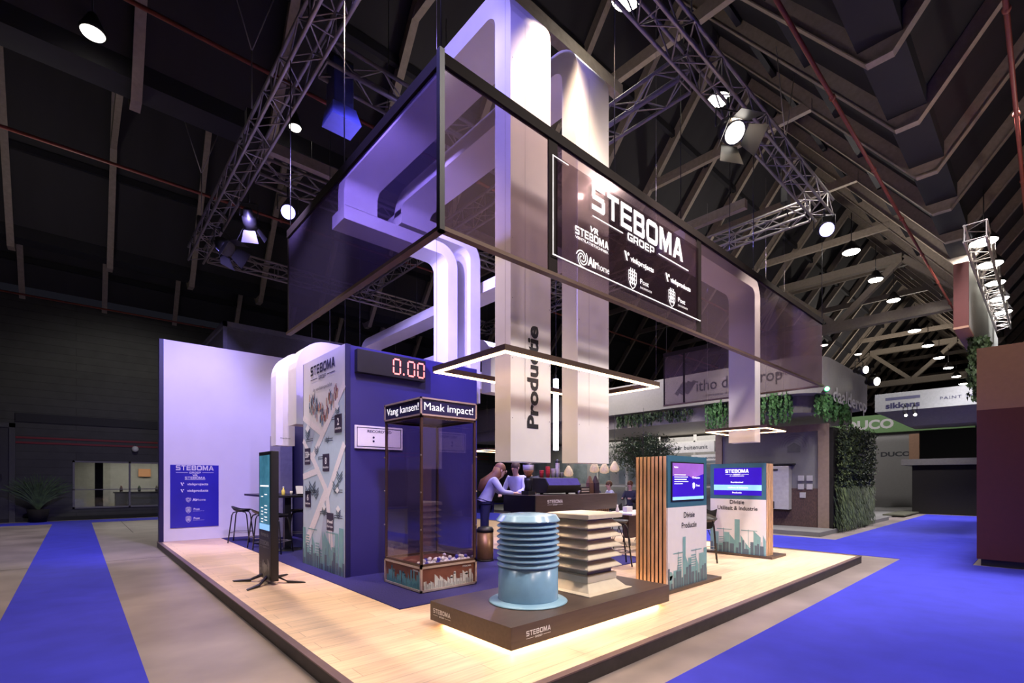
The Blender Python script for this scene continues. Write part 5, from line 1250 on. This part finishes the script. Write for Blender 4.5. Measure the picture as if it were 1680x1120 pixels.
MB().tube([(10.72, 2.95, 3.18), (10.66, 2.90, 3.20), (10.62, 2.86, 3.22)], [.03, .04, .05], 12).build('lamp_body', M_black, t); MB().ball((10.60, 2.84, 3.23), .04, 10, 6).build('lens', M_lampg, t)
spotlight((17.2, 3.9, 4.75), (14, -3, 3.6), 'left white spotlight on the canopy of the neighbouring stand', M_lampw, .12); spotlight((18.6, 3.9, 4.6), (15, -3, 3.4), 'right white spotlight on the canopy of the neighbouring stand', M_lampw, .14)

# ================================================================== far stands on the right
t = thing('hanging_fascia', 'grey fascia with blue bar and sikkens lettering', 'sign', (26, 3, 4.4))
MB().box(26, 29, -3.5, 5.15, 4.45, 5.22).build('fascia', mat('sik_white', (.24, .245, .26), .6), t)
MB().hexa([(27, -3.5, 3.85), (29, -3.5, 3.85), (29, 4.2, 3.85), (27, 4.2, 3.85)], [(26.1, -3.5, 4.45), (29, -3.5, 4.45), (29, 5.1, 4.45), (26.1, 5.1, 4.45)]).build('lower_fascia', mat('sik_low', (.18, .17, .17), .6), t)
m = MB(); f = Fr((26, 5.15, 4.45), (0, -1, 0), (0, 0, 1), .01); text(m, f, 'sikkens', .95, .12, 1.15, .24, .04); text(m, f, 'PAINT THE FUTURE', 3.2, .30, 2.1, .12, 0, 1.2); m.build('lettering', M_dkblue, t)
m = MB(); m.rect(f, .37, .46, 1.53, .58); m.build('logo_bar', mat('bar_blue', (.05, .05, .11), .6), t)
for y in (3.8, 4.1): spotlight((25.9, y, 4.35), (22, y-1, 2), 'small white spotlight under the sikkens sign' if y < 4 else 'small white spotlight left of its twin under the sikkens sign', M_lampw, .06)
t = thing('hanging_fascia', 'green fascia with pale DUCO lettering behind the hedge', 'sign', (33, 6, 4))
MB().box(33, 33.4, 2.5, 13.5, 4.1, 5.1).build('fascia', M_green, t)
m = MB(); text(m, Fr((33, 13.5, 4.1), (0, -1, 0), (0, 0, 1), .01), 'DUCO', 6.7, .25, 2.2, .5, .04); m.build('lettering', M_txtm, t)
t = thing('stand_partition', 'pale grey stand walls with DUCO print in the far background', 'wall', (33.5, 6, 0))
MB().box(33.4, 33.6, 4.7, 14, .01, 4.1).build('wall_panel', M_greyd, t)
m = MB(); text(m, Fr((33.4, 8, 2.6), (0, -1, 0), (0, 0, 1), .01), 'DUCO', 2.3, .2, 1.3, .25, .04); m.build('lettering', M_txtk, t)
tag(MB().box(31, 31.2, 4.35, 4.75, 2.44, 3.8).build('hanging_poster', mat('poster_tan', (.25, .14, .09), .6)), 'small tan and white poster above the black counter', 'poster')
tag(MB().box(29.5, 29.7, 7.0, 9.0, 3.0, 3.9).build('hanging_poster', mat('poster_grey', (.26, .24, .26), .6)), 'pale poster right of the DUCO lettering', 'poster')
t = thing('counter_block', 'wide black counter block with grey top beside the dark red stand', 'counter', (27.8, 0, 0))
MB().box(27.8, 32, -6, 4.15, 0, 2.15).build('counter_body', M_blackm, t); MB().box(27.5, 32.1, -6.1, 4.5, 2.15, 2.42).build('countertop', mat('counter_grey', (.14, .13, .13), .5), t)
tag(MB().box(24.5, 27.7, 3.9, 4.6, .05, .10).build('turf_strip', mat('turf', (.06, .06, .04), .9)), 'low turf edged platform before the black counter', 'platform')
tag(MB().box(22.9, 33, 4.3, 7, 0, .05).build('stand_floor_far', M_greyd), 'flat grey floor of the far stand beyond the hedge', 'platform')
# red stand near right
RX, RY = 11.75, .87
t = thing('red_stand', 'dark red stand wall with salmon upper part at the right edge', 'wall', (RX, RY, 0))
MB().box(RX+.05, 16, -6, RY-.05, 0, .12).build('plinth', M_black, t)
MB().box(RX, 16, -6, RY, .12, 2.72).build('lower_wall', M_mar, t); MB().box(RX, 16, -6, RY, 2.72, 3.80).build('upper_wall', M_sal, t)
t = thing('red_fascia', 'hanging white fascia with dark red end above the red stand', 'fascia', (15, 1.3, 5))
MB().box(15.08, 24, 1.24, 1.30, 5.0, 6.45).build('white_side', mat('fascia_white', (.34, .36, .34), .6), t)
MB().box(15.0, 15.08, 1.24, 1.50, 5.0, 6.45).build('red_end', M_mar, t); MB().box(15.0, 24, 1.24, 1.50, 4.95, 5.0).build('underside', M_sal, t)
box_truss((14.5, 1.1, 6.9), (24, 1.1, 6.9), 'grey box truss behind the red-ended fascia', .35)
hanging(16, 20, 1.0, 1.35, 4.95, 260, 8, 'dark foliage hanging below the red-ended fascia', (.4, 1.5), M_leaf)
# grey container room behind the white wall
t = thing('container_room', 'grey container room rising behind the white wall', 'room', (3.1, 15.5, 0))
MB().box(3.1, 9, 15.5, 19.5, 0, 5.9).build('room_body', mat('container_grey', (.17, .16, .19), .6), t)
MB().box(3.05, 9.05, 15.45, 15.55, 5.8, 5.95).box(3.05, 3.15, 15.45, 19.5, 5.8, 5.95).box(3.05, 3.15, 15.45, 15.55, 0, 5.9).build('edge_rail', mat('container_edge', (.22, .21, .25), .6), t)
# plant by the left wall
t = thing('potted_palm', 'bushy dark green plant in front of the dark hall wall', 'plant', (-1.0, 23.9, 0))
MB().lathe((-1.0, 23.95, 0), [(.22, 0), (.3, .45), (.28, .46)], 16).build('pot', M_blackm, t)
r_ = random.Random(5); m = MB()
for q in range(260):
    a = r_.uniform(0, 6.28); tl = r_.uniform(.1, .7); L = r_.uniform(.5, .95); pr = Vector((-1.0, 23.9, .45)); d = Vector((cos(a)*tl, -abs(sin(a))*tl*.3, 1)).normalized()
    for s in range(4):
        nx = pr+d*L*.35; d = (d+Vector((cos(a)*.15, 0, -.16))).normalized(); wv = d.cross(Vector((0, 1, 0))).normalized()*.03*(1-s*.22)
        m.add([pr-wv, pr+wv, nx+wv*.7, nx-wv*.7], [(0, 1, 2, 3)]); pr = nx
m.build('fronds', M_leaf, t)['kind'] = 'stuff'
